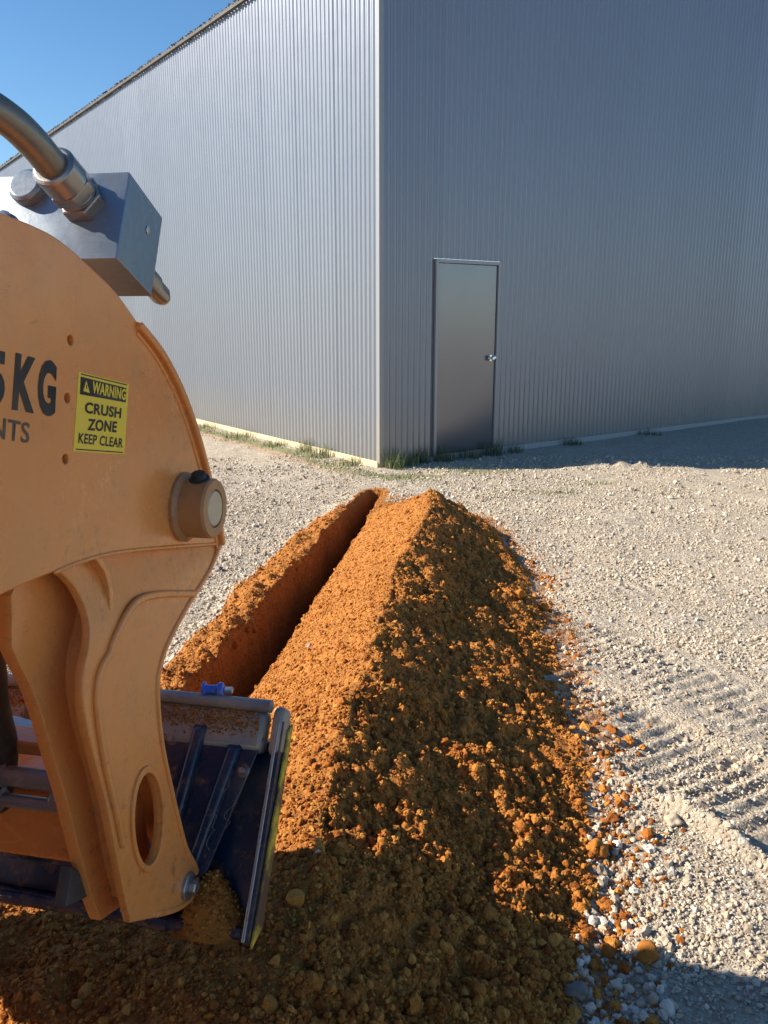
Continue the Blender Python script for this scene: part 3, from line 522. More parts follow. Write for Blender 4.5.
# ------------------------------------------------------------------ loader (own frame: x right, y forward, z up; root midway between the arms)
AZ = rad(12); OX = 1.075
Rv = Vector((math.cos(AZ), -math.sin(AZ), 0)); Fv = Vector((math.sin(AZ), math.cos(AZ), 0))
root = empty('compact_loader', tuple(Rv*(-OX)), -AZ)
tag(root, 'orange compact loader with a navy blue attachment at the trench', 'loader')
def L(r, f, z): return Vector((r+OX, f, z))
def plate(name, outlines, r_out, thick, mat, parent, bev=.0015, cuts=None, disp=None, smooth=30):
    """outlines in (f,z); solid between r_out and r_out-thick"""
    cu = bpy.data.curves.new(name, 'CURVE'); cu.dimensions = '2D'; cu.fill_mode = 'BOTH'; cu.extrude = thick/2-bev; cu.bevel_depth = bev; cu.bevel_resolution = 1; cu.offset = -bev
    for ol in outlines:
        sp = cu.splines.new('POLY'); sp.points.add(len(ol)-1); sp.use_cyclic_u = True
        for p, q in zip(sp.points, ol): p.co = (q[0], q[1], 0, 1)
    tmp = bpy.data.objects.new('tmp', cu); COL.objects.link(tmp)
    dg = bpy.context.evaluated_depsgraph_get(); me = bpy.data.meshes.new_from_object(tmp.evaluated_get(dg)); bpy.data.objects.remove(tmp); bpy.data.curves.remove(cu)
    me.name = name; me.materials.clear()
    # curve plane (x,y)=(f,z), normal z -> r
    me.transform(Matrix(((0, 0, 1, r_out-thick/2+OX), (1, 0, 0, 0), (0, 1, 0, 0), (0, 0, 0, 1))))
    if disp:
        bm = bmesh.new(); bm.from_mesh(me)
        fs = [q[0] for q in outlines[0]]; zs = [q[1] for q in outlines[0]]
        for v in np.arange(min(zs), max(zs), .02): bmesh.ops.bisect_plane(bm, geom=bm.verts[:]+bm.edges[:]+bm.faces[:], plane_co=(0, 0, v), plane_no=(0, 0, 1))
        for v in np.arange(min(fs), max(fs), .03): bmesh.ops.bisect_plane(bm, geom=bm.verts[:]+bm.edges[:]+bm.faces[:], plane_co=(0, v, 0), plane_no=(0, 1, 0))
        for v in bm.verts: v.co.x += disp(v.co.y, v.co.z)
        bm.to_mesh(me); bm.free()
    return link(name, me, mat, parent, smooth=smooth)
def wrap(name, path, r0, r1, thick, mat, parent, bev=.003, inward=True, sgn=1, r1f=None):
    """strip following a path in (f,z), spanning r0..r1, thickened to the path's inner side"""
    pts = [Vector(p) for p in path]; nr = []
    for i in range(len(pts)):
        d = (pts[min(i+1, len(pts)-1)]-pts[max(i-1, 0)]).normalized(); nr.append(Vector((d.y, -d.x))*sgn)
    bm = bmesh.new(); rows = []
    for i, (p, n_) in enumerate(zip(pts, nr)):
        q = p+n_*thick; rr = r1f(i/(len(pts)-1)) if r1f else r1
        rows.append([bm.verts.new(L(r0, p.x, p.y)), bm.verts.new(L(rr, p.x, p.y)), bm.verts.new(L(rr, q.x, q.y)), bm.verts.new(L(r0, q.x, q.y))])
    for a, b in zip(rows, rows[1:]):
        for j in range(4): bm.faces.new((a[j], a[(j+1) % 4], b[(j+1) % 4], b[j]))
    bm.faces.new(rows[0]); bm.faces.new(rows[-1][::-1])
    return bm_obj(name, bm, mat, parent, bev, 35)
def lathe_r(bm, c, prof, seg=40, axis=None):
    """profile [(offset along axis, radius)], axis defaults to the loader's right"""
    c = Vector(c); ax = (axis or Vector((1, 0, 0))).normalized(); up = Vector((0, 0, 1)) if abs(ax.z) < .9 else Vector((0, 1, 0))
    e1 = ax.cross(up).normalized(); e2 = ax.cross(e1); rings = []
    for o_, r in prof: rings.append([bm.verts.new(c+ax*o_+(e1*math.cos(t)+e2*math.sin(t))*r) for t in [i*math.tau/seg for i in range(seg)]])
    for a, b in zip(rings, rings[1:]):
        for i in range(seg): bm.faces.new((a[i], a[(i+1) % seg], b[(i+1) % seg], b[i]))
    bm.faces.new(rings[0]); bm.faces.new(rings[-1][::-1])
def tube(bm, pts, r, seg=20, smooth_n=8):
    P = [Vector(p) for p in pts]; out = []
    for i in range(len(P)-1):
        p0 = P[max(i-1, 0)]; p1 = P[i]; p2 = P[i+1]; p3 = P[min(i+2, len(P)-1)]
        for k_ in range(smooth_n):
            t = k_/smooth_n; out.append(.5*((2*p1)+(p2-p0)*t+(2*p0-5*p1+4*p2-p3)*t*t+(3*p1-p0-3*p2+p3)*t**3))
    out.append(P[-1]); rings = []; e1 = None
    for i, p in enumerate(out):
        d = (out[min(i+1, len(out)-1)]-out[max(i-1, 0)]).normalized()
        if e1 is None: e1 = d.cross(Vector((0, 0, 1)) if abs(d.z) < .9 else Vector((1, 0, 0))).normalized()
        e1 = (e1-d*e1.dot(d)).normalized(); e2 = d.cross(e1)
        rings.append([bm.verts.new(p+(e1*math.cos(t)+e2*math.sin(t))*r) for t in [j*math.tau/seg for j in range(seg)]])
    for a, b in zip(rings, rings[1:]):
        for i in range(seg): bm.faces.new((a[i], a[(i+1) % seg], b[(i+1) % seg], b[i]))
    bm.faces.new(rings[0][::-1]); bm.faces.new(rings[-1])
def cbox(bm, c, sx, sy, sz, rot=None):
    m = Matrix.Translation(c) @ (rot or Matrix.Identity(4))
    return box_bm(bm, -sx/2, sx/2, -sy/2, sy/2, -sz/2, sz/2, m)

R0 = -.6; rear_bot = [(.45, 1.20), (.0, 1.10), (-.5, .98), (-.95, .90), (-1.05, .94), (-1.05, 1.06), (-.98, 1.12), (-.5, 1.36), (.0, 1.50), (.45, 1.57)]
def make_arm(right):
    panel = T['panelbot']+rear_bot+T['top'][:-1]+T['front'][:-1]+T['fold'][::-1][:-1]
    rings = [[(c[0]+.0062*math.cos(a), c[1]+.0062*math.sin(a)) for a in [i*math.tau/14 for i in range(14)]] for c in T['bolts']] if right else []
    arm = plate('lift_arm', [panel]+rings, R0, .012, M['orange'], root, .0025)
    fz = T['fold'][len(T['fold'])//2][1]
    legout = T['legfront'][:-1]+T['legrear'][:-1]+[(p[0], p[1]+.006) for p in T['fold'][:-1]]
    def disp(f, z):
        t = max(0, min(1, (1.14-z)/.13)); return -.020*(1-t*t*(3-2*t)) if z > .98 else 0.
    leg = plate('leg', [legout, T['hole']], R0, .014, M['orange'], arm, .003, disp=disp)
    leg['label'] = 'lower leg plate with an oval hole'
    # overlay: stiffened inset and the rim round the hole
    ins = [(p[0], p[1]) for p in T['inset']]
    # raised lip running beside the inset
    wrap('leg_rib', ins, R0+.006, R0-.002, .012, M['orange'], arm, .003, sgn=1)
    hc = T['hole']; cx = sum(p[0] for p in hc)/len(hc); cz = sum(p[1] for p in hc)/len(hc)
    big = [(cx+(p[0]-cx)*1.22, cz+(p[1]-cz)*1.16) for p in hc]; sml = [(cx+(p[0]-cx)*1.01, cz+(p[1]-cz)*1.005) for p in hc]
    plate('hole_rim', [big, sml], R0+.0045, .010, M['orange'], arm, .002)
    # front wrap of the arm, its edge standing proud of the side plate
    def fr1(p): return p
    wrap('front_rim', T['front'], R0+.009, -.70, .012, M['orange'], arm, .003, sgn=1)
    wrap('leg_front_rim', T['legfront'][:-6], R0+.0035, -.665, .010, M['orange'], arm, .003, sgn=1)
    fm = [(p[0]-.020, p[1]-.004) for p in T['front'][2:]]
    wrap('weld_bead', fm, R0+.0025, R0-.002, .006, M['orange'], arm, .002, sgn=1)
    wrap('weld_bead', [(p[0], p[1]+.002) for p in T['fold'][1:-1]], R0+.002, R0-.003, .006, M['orange'], arm, .002, sgn=1)
    wrap('top_wrap', [(p[0], p[1]-.003) for p in T['top']], R0-.002, -.70, .012, M['orange'], arm, .002, sgn=1)
    # inner plates
    inn = [(p[0]*1.0, p[1]) for p in T['inner']]
    ip = inn+[(.92, 1.19), (.98, 1.16), (1.30, 1.12), (1.27, 1.0), (1.10, .88), (1.12, .60), (1.12, .51), (1.04, .515)]
    plate('inner_leg', [ip], -.655, .020, M['orange'], arm, .002)
    up = [(.60, 1.16), (.75, 1.135), (.85, 1.13), (.95, 1.13), (1.25, 1.10), (1.34, 1.08), (1.30, 1.2), (1.2, 1.36), (1.07, 1.45), (.9, 1.54), (.45, 1.56), (0, 1.49), (-.5, 1.35), (-.98, 1.11), (-1.05, .94), (-.5, .98), (.0, 1.10)]
    plate('inner_panel', [up], -.69, .012, M['orange'], arm, .002)
    # web between the two leg plates, set back from their edges
    rr = T['legrear'][:-5][::-1]; web = []
    for p in rr: web.append((p[0]+.042+.012*max(0, (p[1]-.9)/.2), p[1]+.004))
    wrap('leg_web', web, -.604, -.664, .010, M['orange'], arm, .001, sgn=-1)
    # pivot boss, pin and grease bolt
    b = T['boss']; bm = bmesh.new()
    lathe_r(bm, L(R0, *b), [(-.02, .058), (.006, .058), (.010, .053), (.012, .050), (.052, .050), (.056, .047), (.0562, .032), (.050, .031)])
    boss = bm_obj('pivot_boss', bm, M['brownpin'], arm, 0, 35)
    bm = bmesh.new(); lathe_r(bm, L(R0, *b), [(.04, .0305), (.0535, .0305), (.056, .028)]); bm_obj('pivot_pin', bm, M['pinface'], arm, 0, 35)
    bm = bmesh.new(); tb = Vector(L(R0+.033, b[0]-.006, b[1]+.049)); lathe_r(bm, tb, [(-.004, .017), (.003, .017), (.0035, .0125), (.012, .0115), (.013, .009)], 6 if False else 20, Vector((0, -.35, 1)))
    bm_obj('boss_bolt', bm, M['black'], arm, .0008, 35)
    p = T['pin']; bm = bmesh.new()
    lathe_r(bm, L(R0, *p), [(-.08, .022), (.002, .024), (.006, .024), (.007, .022)]); lathe_r(bm, L(R0, *p), [(.0072, .0125), (.018, .0125), (.020, .010)], 6)
    bm_obj('lower_pin', bm, M['bare'], arm, .001, 35)
    # foot lug
    lug = T['lug']; plate('foot_lug', [lug+[(1.05, .55)]], -.664, .02, M['dark'], arm, .002)
    return arm
armR = make_arm(True); armR['label'] = 'near orange lift arm with lettering and warning sticker'
# mirrored far arm
def mirror_copy(o, parent):
    c = o.copy(); c.data = o.data.copy(); COL.objects.link(c); c.parent = parent
    c.data.transform(Matrix.Scale(-1, 4, (1, 0, 0))); c.data.flip_normals(); return c
kids = list(armR.children); armL = mirror_copy(armR, root); armL['label'] = 'far orange lift arm'
for k_ in kids: mirror_copy(k_, armL)

# lettering and warning sticker on the near arm
RS = R0+.0006
def quad(name, pts, lift, mat, parent):
    bm = bmesh.new(); lo = [bm.verts.new(L(R0-.0005, *p)) for p in pts]; hi = [bm.verts.new(L(R0+lift, *p)) for p in pts]
    bm.faces.new(lo); bm.faces.new(hi[::-1]); n = len(pts)
    for i in range(n): bm.faces.new((lo[i], lo[(i+1) % n], hi[(i+1) % n], hi[i]))
    return bm_obj(name, bm, mat, parent)
st = quad('warning_sticker', [T['sBL'], T['sBR'], T['sTR'], T['sTL']], .0006, M['yellow'], armR)
quad('sticker_header', [T['hBL'], T['hBR'], T['hTR'], T['hTL']], .0009, M['black_ink'], armR)
quad('sticker_triangle', T['tri'], .0012, M['yellow_ink'], armR)
tx, ty = [sum(p[i] for p in T['tri'])/3 for i in (0, 1)]; ta = T['tri'][2]
quad('sticker_mark', [(tx-.0009, ty-.001), (tx+.0009, ty-.001), (tx+.0012+(ta[0]-tx)*.4, ty+(ta[1]-ty)*.45), (tx-.0012+(ta[0]-tx)*.4, ty+(ta[1]-ty)*.45)], .0014, M['black_ink'], armR)
def lerp(a, b, t): return (a[0]+(b[0]-a[0])*t, a[1]+(b[1]-a[1])*t)
for ta_, tb_ in ((.015, .03), (.965, .98)):
    a, b, c, d = T['sTL'], T['sTR'], T['sBR'], T['sBL']
    quad('sticker_border', [lerp(lerp(a, d, tb_), lerp(b, c, tb_), .04), lerp(lerp(a, d, tb_), lerp(b, c, tb_), .96), lerp(lerp(a, d, ta_), lerp(b, c, ta_), .96), lerp(lerp(a, d, ta_), lerp(b, c, ta_), .04)], .0009, M['black_ink'], armR)
def lettering(s, mat, bl, br, tl, lift, bold):
    cu = bpy.data.curves.new('lettering', 'FONT'); cu.body = s; cu.size = 1; cu.offset = bold; cu.space_character = 1.06; cu.resolution_u = 4
    tmp = bpy.data.objects.new('tmp', cu); COL.objects.link(tmp); dg = bpy.context.evaluated_depsgraph_get()
    me = bpy.data.meshes.new_from_object(tmp.evaluated_get(dg)); bpy.data.objects.remove(tmp)
    V = np.array([v.co[:] for v in me.vertices]); lo = V.min(0); hi = V.max(0)
    for v in me.vertices:
        u = (v.co.x-lo[0])/(hi[0]-lo[0]); w = (v.co.y-lo[1])/(hi[1]-lo[1])
        v.co = L(R0+lift, bl[0]+(br[0]-bl[0])*u+(tl[0]-bl[0])*w, bl[1]+(br[1]-bl[1])*u+(tl[1]-bl[1])*w)
    me.materials.clear(); me.name = 'lettering'; return link('lettering', me, mat, armR)
for s, c, bl, br, tl in T['texts']:
    lettering(s, M[c+'_ink'], bl, br, tl, .0014 if c == 'yellow' else (.0010 if s in ('CRUSH', 'ZONE', 'KEEP CLEAR') else .0007), {'5': .045, 'K': .045, 'G': .045, 'NTS': .012, 'KEEP CLEAR': .022}.get(s, .035))

# hydraulic block on top of the arm
blk = T['block']; vb = plate('valve_block', [blk], -.615, .27, M['steelblue'], root, .0025)
A_, B_, C_, D_ = [Vector(p) for p in blk]; nf = (A_-B_).normalized(); nrm = Vector((0, nf.x, nf.y)); upv = (A_-D_).normalized(); up3 = Vector((0, upv.x, upv.y))
fit = L(*T['fit']); bm = bmesh.new()
lathe_r(bm, fit, [(-.002, .034), (.016, .034), (.018, .031)], 6, nrm); lathe_r(bm, fit, [(.019, .029), (.026, .029)], 24, nrm); lathe_r(bm, fit, [(.0265, .033), (.044, .033), (.046, .030)], 6, nrm)
lathe_r(bm, fit, [(.0465, .031), (.078, .031), (.082, .026)], 28, nrm)
bm_obj('pipe_nut', bm, M['zinc'], vb, .001, 30)
bm = bmesh.new(); p1 = fit+nrm*.08; 
tube(bm, [fit+nrm*.06, fit+nrm*.09, fit+nrm*.125, fit+nrm*.16+Vector((-.008, 0, .002)), fit+nrm*.195+Vector((-.026, 0, .0)), fit+nrm*.22+Vector((-.062, 0, -.01)), fit+nrm*.23+Vector((-.15, 0, -.05))], .0215, 24)
bm_obj('steel_pipe', bm, M['bronze'], vb, 0, 60)
bm = bmesh.new(); cp_ = L(*T['cap']); lathe_r(bm, cp_, [(-.002, .027), (.012, .027), (.016, .022)], 28, nrm); lathe_r(bm, cp_+up3*-.05+Vector((-.035, 0, 0)), [(-.002, .016), (.006, .016), (.009, .011)], 20, nrm)
bm_obj('port_plug', bm, M['steelblue'], vb, .001, 35)
bm = bmesh.new(); cc = (B_+C_)/2; q = C_*.72+B_*.28; 
lathe_r(bm, L(-.636, q.x, q.y), [(-.002, .019), (.030, .019), (.032, .0165), (.062, .0165), (.074, .012), (.078, .006)], 24, -nrm)
bm_obj('front_plug', bm, M['zinc'], vb, 0, 40)
bm = bmesh.new(); q = B_*.45+C_*.2+A_*.2+D_*.15; lathe_r(bm, L(-.615, q.x, q.y), [(-.004, .0075), (.0015, .0075), (.002, .004)], 6); bm_obj('side_screw', bm, M['bare'], vb, 0, 30)

# cross tube, pipes, body, tracks
c1, c2, c3, c4, c5 = T['cross']
bm = bmesh.new(); cbox(bm, L(-OX, 1.0+.055, (c1[2]+c2[2])/2), .82, .11, c1[2]-c2[2]); bm_obj('cross_tube', bm, M['orange'], root, .014, 40)
bm = bmesh.new(); cbox(bm, L(-OX, 1.06, c2[2]-.004), .80, .07, .014); bm_obj('cross_tube_strip', bm, M['orange'], root, .002, 40)
bm = bmesh.new(); tube(bm, [L(-1.45, .975, c3[2]-.004), L(-1.1, .975, c3[2]-.004), L(-.68, .975, c3[2]-.004)], .0155); tube(bm, [L(-1.0, .975, c3[2]-.004), L(-.80, .975, c3[2]-.004)], .0195)
bm_obj('hydraulic_pipe', bm, M['greypipe'], root, 0, 50)
bm = bmesh.new(); tube(bm, [L(-1.45, .965, c4[2]-.002), L(-1.1, .965, c4[2]-.002), L(-.73, .965, c4[2]-.002), L(-.715, .965, c4[2]+.008), L(-.70, .98, c4[2]+.03)], .0105); lathe_r(bm, L(-.86, .965, c4[2]-.002), [(0, .019), (.055, .019), (.058, .014)], 6)
bm_obj('hydraulic_pipe', bm, M['greypipe'], root, 0, 50)
bm = bmesh.new(); cbox(bm, L(-1.1, 1.02, c5[2]+.004), .80, .05, .022); bm_obj('top_bar', bm, M['brownpin'], root, .004, 40)
lb = T['lowbar']; bm = bmesh.new(); tube(bm, [L(-1.5, lb[1], lb[2]), L(-1.0, lb[1], lb[2]), L(-.64, lb[1]-.02, lb[2]+.002)], .011); bm_obj('lower_rod', bm, M['navy'], root, 0, 50)
l1, l2 = T['leftdark']; bm = bmesh.new(); tube(bm, [L(l1[0]-.040, .98, 1.10), L(l1[0]-.028, .98, .98), L(l1[0]-.030, .98, .88), L(l2[0]-.02, .99, .80), L(l2[0]-.05, 1.0, .70)], .026); bm_obj('rubber_hose', bm, M['black'], root, 0, 60)
# engine body and crawler tracks behind (left of the picture)
bm = bmesh.new()
prof = [(-1.35, .42), (.60, .42), (.78, .52), (.84, 1.02), (.80, 1.60), (.45, 1.68), (.1, 1.62), (-.1, 1.26), (-.5, 1.24), (-1.25, 1.22), (-1.42, 1.0), (-1.42, .5)]  # hood raised and front lengthened out of view to darken the leg web
lo = [bm.verts.new(L(-.80, *p)) for p in prof]; hi = [bm.verts.new(L(-1.35, *p)) for p in prof]
bm.faces.new(lo); bm.faces.new(hi[::-1])
for i in range(len(prof)): bm.faces.new((lo[i], lo[(i+1) % len(prof)], hi[(i+1) % len(prof)], hi[i]))
bm_obj('engine_body', bm, M['orange'], root, .03, 40)
for sx in (1, -1):
    bm = bmesh.new(); cbox(bm, Vector((sx*(OX-.725), .46, .90)), .13, .50, .92); bm_obj('leg_shade_box', bm, M['orange'], root, .02, 40)  # unseen boxes added to block light from the leg webs
bm = bmesh.new()
for i in range(9): cbox(bm, L(-OX, .80, .58+i*.032), .40, .012, .012)
bm_obj('grille', bm, M['dark'], root, .002)
for sgn in (-1, 1):
    bm = bmesh.new(); cx = .43*sgn; n = 34; rt = .20; hl = .62
    path = []
    for i in range(n): 
        t = i/n*(4*hl+2*math.pi*rt); 
        if t < 2*hl: path.append((-hl+t, rt, 0))
        elif t < 2*hl+math.pi*rt: a = (t-2*hl)/rt; path.append((hl+rt*math.sin(a), rt*math.cos(a), -a))
        elif t < 4*hl+math.pi*rt: path.append((hl-(t-2*hl-math.pi*rt), -rt, math.pi))
        else: a = (t-4*hl-math.pi*rt)/rt; path.append((-hl-rt*math.sin(a), -rt*math.cos(a), math.pi-a))
    for (y_, z_, a) in path: cbox(bm, Vector((cx, y_-.45, z_+.215)), .20, .085, .035, Matrix.Rotation(a, 4, 'X'))
    bm_obj('crawler_track', bm, M['black'], root, .004)
    bm = bmesh.new()
    for y_ in (-hl, -.2, .2, hl): lathe_r(bm, Vector((cx-.06, y_-.45, .215)), [(0, .10), (.01, .15), (.11, .15), (.12, .10)], 24)
    bm_obj('track_roller', bm, M['dark'], root, 0, 40)
for sx in (-.47, .47):
    bm = bmesh.new(); cbox(bm, Vector((sx*.93, -.98, .82)), .05, .16, .5); bm_obj('rear_tower', bm, M['orange'], root, .006)

# ------------------------------------------------------------------ navy attachment
kb = T['kb']; bb = T['bb']; RB = -.48; RL = -1.65
def Bp(r, z, o=0.): return L(r, bb[0]+kb*(z-bb[1])+o, z)          # point on the leaning back plane, o = further forward
ZT, ZB = T['bt'][1], bb[1]
def slab(name, pts, o0, o1, mat, parent, bev=.002):
    bm = bmesh.new(); a = [bm.verts.new(Bp(r, z, o0)) for r, z in pts]; b = [bm.verts.new(Bp(r, z, o1)) for r, z in pts]; n = len(pts)
    bm.faces.new(a); bm.faces.new(b[::-1])
    for i in range(n): bm.faces.new((a[i], a[(i+1) % n], b[(i+1) % n], b[i]))
    return bm_obj(name, bm, mat, parent, bev, 35)
bp = T['backplate']
shell = slab('trench_attachment', [(RB-.012, ZB-.02), (RB-.012, ZT-.07), (RL+.012, ZT-.07), (RL+.012, ZB-.02)], .060, .072, M['navy'], root, .003)
shell['label'] = 'navy blue attachment hung on the lift arms'
slab('back_plate', [(RL+.06, bp[0][2]+.02), (bp[0][0]-.004, bp[0][2]+.02), (bp[0][0], bp[0][2]), (bp[1][0], bp[1][2]), (bp[1][0]-.012, bp[1][2]-.012), (-.70, .455), (RL+.14, .455), (RL+.06, .50)], .004, .012, M['navy'], shell, .003)
for (a, b) in (T['rib1'], T['rib2']):
    for w0, w1, o0, o1 in ((.016, .008, -.013, .0035),):
        bm = bmesh.new(); rings = []
        for (r, f, z) in ((a[0], 0, a[2]-.015), (b[0]+.0, 0, b[2]-.02)):
            rings.append([bm.verts.new(Bp(r-w0, z, o1)), bm.verts.new(Bp(r-w1, z, o0)), bm.verts.new(Bp(r+w1, z, o0)), bm.verts.new(Bp(r+w0, z, o1))])
        for i in range(4): bm.faces.new((rings[0][i], rings[0][(i+1) % 4], rings[1][(i+1) % 4], rings[1][i]))
        bm.faces.new(rings[0]); bm.faces.new(rings[1][::-1]); bm_obj('stiffening_rib', bm, M['navy'], shell, .004, 35)
for r in (-.93, -1.2, -1.45):
    slab('stiffening_rib', [(r-.02, ZT-.05), (r+.02, ZT-.05), (r-.01, .47), (r-.05, .47)], -.02, .0035, M['navy'], shell, .004)
# side plates: navy inside, yellow outside, worn rear edge
for r, s in ((RB, 1), (RL, -1)):
    pts = [(ZT-.01, .0), (ZT-.03, .055), (ZB-.03, .075), (ZB-.012, .0)]
    def sp(name, ra, rb_, pts, mat):
        bm = bmesh.new(); a = [bm.verts.new(Bp(ra, z, o_)) for z, o_ in pts]; b = [bm.verts.new(Bp(rb_, z, o_)) for z, o_ in pts]
        bm.faces.new(a); bm.faces.new(b[::-1])
        for i in range(4): bm.faces.new((a[i], a[(i+1) % 4], b[(i+1) % 4], b[i]))
        return bm_obj(name, bm, mat, shell, .0015)
    sp('side_plate', r, r-.010*s, pts, M['navy'])
    sp('worn_edge', r-.0065*s, r-.0125*s, [(ZT-.01, -.007), (ZT-.01, -.001), (ZB-.008, -.001), (ZB-.008, -.007)], M['bare'])
    sp('yellow_side_blade', r+.006*s, r+.001*s, [(ZT-.035, .030), (ZT-.035, .056), (ZB-.022, .062), (ZB-.022, .008)], M['edge_yellow'])
# dusty top beam with a rounded end
bu = T['beamU'][1]; bl_ = T['beamL'][1]
cz, cf = (bu[2]+bl_[2])/2, (bu[1]+bl_[1])/2
bm = bmesh.new(); dirv = Vector((0, bu[1]-bl_[1], bu[2]-bl_[2])); ang = math.atan2(dirv.z, dirv.y); ln = dirv.length
cbox(bm, L((RB-.035+RL)/2, cf+.012, cz-.018), abs(RL-RB)-.035, ln+.012, .040, Matrix.Rotation(ang, 4, 'X'))
bm_obj('top_beam', bm, M['dusty'], shell, .012, 50)
bm = bmesh.new(); tube(bm, [L(RL, bu[1]+.006, bu[2]+.004), L(-1, bu[1]+.006, bu[2]+.004), L(RB-.03, bu[1]+.006, bu[2]+.004)], .0125, 16); bm_obj('top_pipe', bm, M['dusty'], shell, 0, 60)
bm = bmesh.new(); cbox(bm, L(RB-.012, cf+.016, cz-.016),   .026, ln+.026, .052, Matrix.Rotation(ang, 4, 'X')); bm_obj('beam_end_cap', bm, M['dusty'], shell, .0125, 60)
bm = bmesh.new(); tube(bm, [Bp(RL, ZB-.018, .03), Bp(-1, ZB-.018, .03), Bp(RB-.01, ZB-.018, .03)], .012, 14); cbox(bm, Bp((RL+RB)/2, ZB-.024, .065), abs(RL-RB)-.03, .075, .008)
bm_obj('bottom_rail', bm, M['navy'], shell, .001, 60)
for p in ((-.70, .66), (-.545, .625)):
    bm = bmesh.new(); lathe_r(bm, Bp(p[0], p[1], .004), [(-.006, .011), (.0, .013)], 20, Vector((0, -1, kb))); lathe_r(bm, Bp(p[0], p[1], .004), [(0, .006), (.012, .006)], 6, Vector((0, -1, kb))); bm_obj('plate_bolt', bm, M['bare'], shell, 0, 40)
# pale plate standing in for a sunlit patch, left of the leg
hx = T['hex']; bm = bmesh.new(); a = [bm.verts.new(L(r, f, z)) for r, f, z in hx]; b = [bm.verts.new(L(r, f+.012, z)) for r, f, z in hx]; bm.faces.new(a); bm.faces.new(b[::-1])
for i in range(5): bm.faces.new((a[i], a[(i+1) % 5], b[(i+1) % 5], b[i]))
bm_obj('sunlit_patch_plate', bm, M['bare'], shell, .002)
bm = bmesh.new(); cbox(bm, L(-.95, 1.13, .765), .17, .04, .018, Matrix.Rotation(.12, 4, 'Y')); bm_obj('sunlit_patch_bar', bm, M['bare'], shell, .004)  # second pale piece standing in for sunlight on the attachment back
# soil caught in the corner
hp = T['heap']; n = 26; V = []; Fa = []
for j in range(n):
    for i in range(n):
        u = i/(n-1)*2-1; v = j/(n-1)*2-1; q = max(0, 1-(u*u+v*v)**.8)
        x_ = hp[0]-.002+u*.062; zz_ = ZB-.02+q*.085*(1-.3*u)
        V.append(tuple(L(x_, hp[1]+.008+v*.05+(zz_-ZB)*.25, zz_+float(rng.normal(0, .0045))*q)))
for j in range(n-1):
    for i in range(n-1): a = j*n+i; Fa.append((a, a+1, a+n+1, a+n))
def crumbs(V, Fa, pts, lo, hi):
    Wv, Wf = small
    for p in pts:
        b = len(V); q = Wv[rng.integers(0, len(Wv))]*rng.uniform(lo, hi)
        V += [(p[0]+v[0], p[1]+v[1], p[2]+v[2]) for v in q]; Fa += [tuple(b+int(j) for j in f) for f in Wf]
base = list(V); crumbs(V, Fa, [base[i] for i in rng.integers(0, len(base), 900) if base[i][2] > base[0][2]+.004], .0015, .005)
me = bpy.data.meshes.new('caught_soil'); me.from_pydata(V, [], Fa)
o = link('caught_soil', me, M['clod'], smooth=180); o.matrix_world = Matrix.Translation(Rv*(-OX)) @ Matrix.Rotation(-AZ, 4, 'Z'); tag(o, 'brown soil caught in the lower corner of the blue attachment', 'soil', kind='stuff')
V = []; Fa = []
crumbs(V, Fa, [tuple(L(rng.uniform(RL+.05, RB-.05), cf+.012+a_*ln*.5*math.cos(ang)-.0205*math.sin(ang), cz-.018+a_*ln*.5*math.sin(ang)+.0205*math.cos(ang))) for a_ in np.clip(rng.normal(.45, .4, 5000), -.9, 1)], .0008, .0030)
me = bpy.data.meshes.new('dry_soil'); me.from_pydata(V, [], Fa); o = link('dry_soil', me, M['clod']); o.matrix_world = Matrix.Translation(Rv*(-OX)) @ Matrix.Rotation(-AZ, 4, 'Z'); tag(o, 'dry soil crumbs lying on the dusty top beam of the blue attachment', 'soil', kind='stuff')
# blue plastic cap on the beam
bc = T['bluecap']; bw = empty('plastic_cap', tuple(Rv*bc[0]+Fv*bc[1]+Vector((0, 0, bc[2]+.004))), -AZ+.2); tag(bw, 'small bright blue plastic cap lying on the dusty top beam', 'plastic cap')
bm = bmesh.new(); lathe_r(bm, Vector((-.022, 0, .010)), [(0, .014), (.006, .015), (.007, .009), (.030, .009), (.031, .014), (.040, .014), (.042, .010)], 18); bm_obj('cap_body', bm, M['blueplastic'], bw, .001, 40)
bm = bmesh.new(); cbox(bm, Vector((.028, .004, .006)), .018, .016, .010); bm_obj('cap_tab', bm, M['bare'], bw, .002)
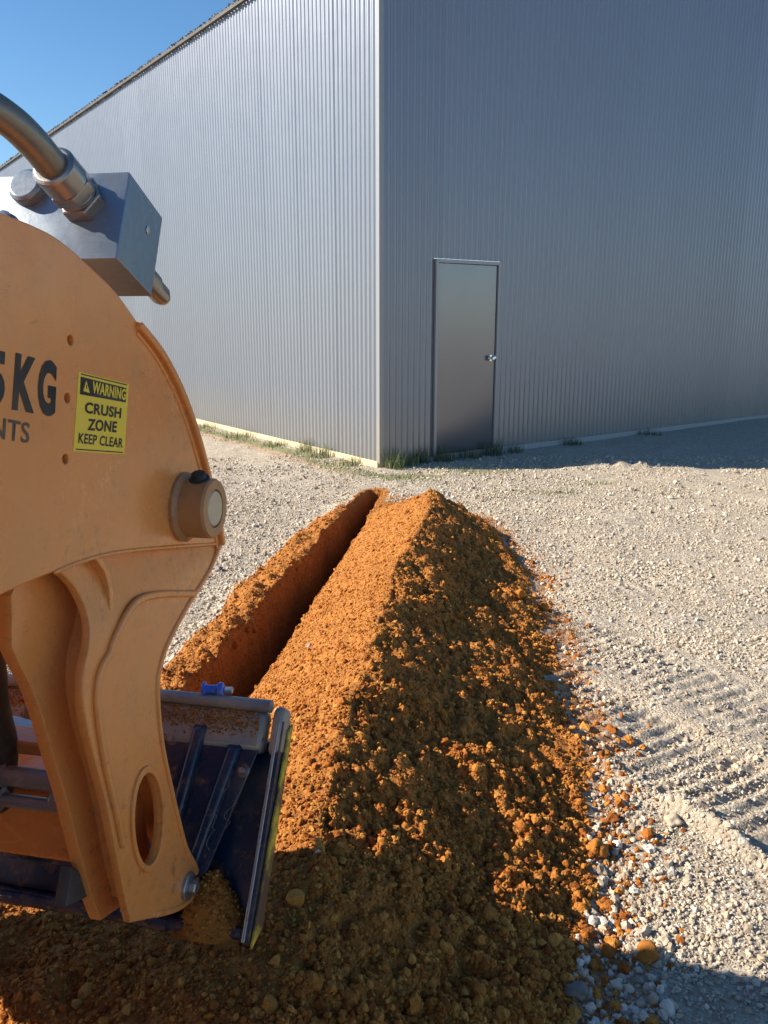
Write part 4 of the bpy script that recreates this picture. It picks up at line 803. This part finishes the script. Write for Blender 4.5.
# roots and straw caught on the back plate
for q in range(5):
    r = random.uniform(-.60, -.50); z = random.uniform(.55, .66); bm = bmesh.new(); P_ = [Bp(r, z, -.004)]
    for i in range(6): r += random.uniform(-.012, .012); z -= random.uniform(.0, .016); P_.append(Bp(r, z, -.004-random.random()*.006))
    tube(bm, P_, .0005, 5, 4); o = bm_obj('dry_root', bm, M['straw'], None, 0, 60); o.matrix_world = Matrix.Translation(Rv*(-OX)) @ Matrix.Rotation(-AZ, 4, 'Z')
    tag(o, 'thin dry root clinging to the back of the blue attachment', 'root', 'dry roots on the blue attachment')

# ------------------------------------------------------------------ camera, light, world
cam = bpy.data.cameras.new('camera'); co = bpy.data.objects.new('camera', cam); COL.objects.link(co); sc.camera = co
co.location = (0, 0, 1.45); co.rotation_euler = (rad(90-13.3), 0, 0); cam.sensor_fit = 'VERTICAL'; cam.sensor_height = 24; cam.lens = 24*811/1024; cam.clip_end = 2000; cam.clip_start = .02
SUN_AZ, SUN_EL = rad(-90), rad(32)
sd = bpy.data.lights.new('sun', 'SUN'); sd.energy = 5.0; sd.angle = rad(.55); sd.color = (1, .90, .75); so = bpy.data.objects.new('sun', sd); COL.objects.link(so)
dv = Vector((math.sin(SUN_AZ)*math.cos(SUN_EL), math.cos(SUN_AZ)*math.cos(SUN_EL), math.sin(SUN_EL)))
so.rotation_euler = dv.to_track_quat('Z', 'Y').to_euler()
w = bpy.data.worlds.new('World'); sc.world = w; w.use_nodes = True; nt = w.node_tree
sky = nt.nodes.new('ShaderNodeTexSky'); sky.sky_type = 'NISHITA'; sky.sun_disc = False; sky.sun_elevation = SUN_EL; sky.sun_rotation = SUN_AZ
sky.air_density = 1.0; sky.dust_density = .15; sky.ozone_density = 3.0
bg = nt.nodes['Background']; bg.inputs['Strength'].default_value = .078
hs = nt.nodes.new('ShaderNodeHueSaturation'); hs.inputs['Saturation'].default_value = 1.2; nt.links.new(sky.outputs[0], hs.inputs['Color']); nt.links.new(hs.outputs[0], bg.inputs[0])
sc.view_settings.view_transform = 'Standard'; sc.view_settings.look = 'None'; sc.view_settings.exposure = 1.02; sc.view_settings.gamma = 1
sc.cycles.max_bounces = 6; sc.cycles.diffuse_bounces = 4
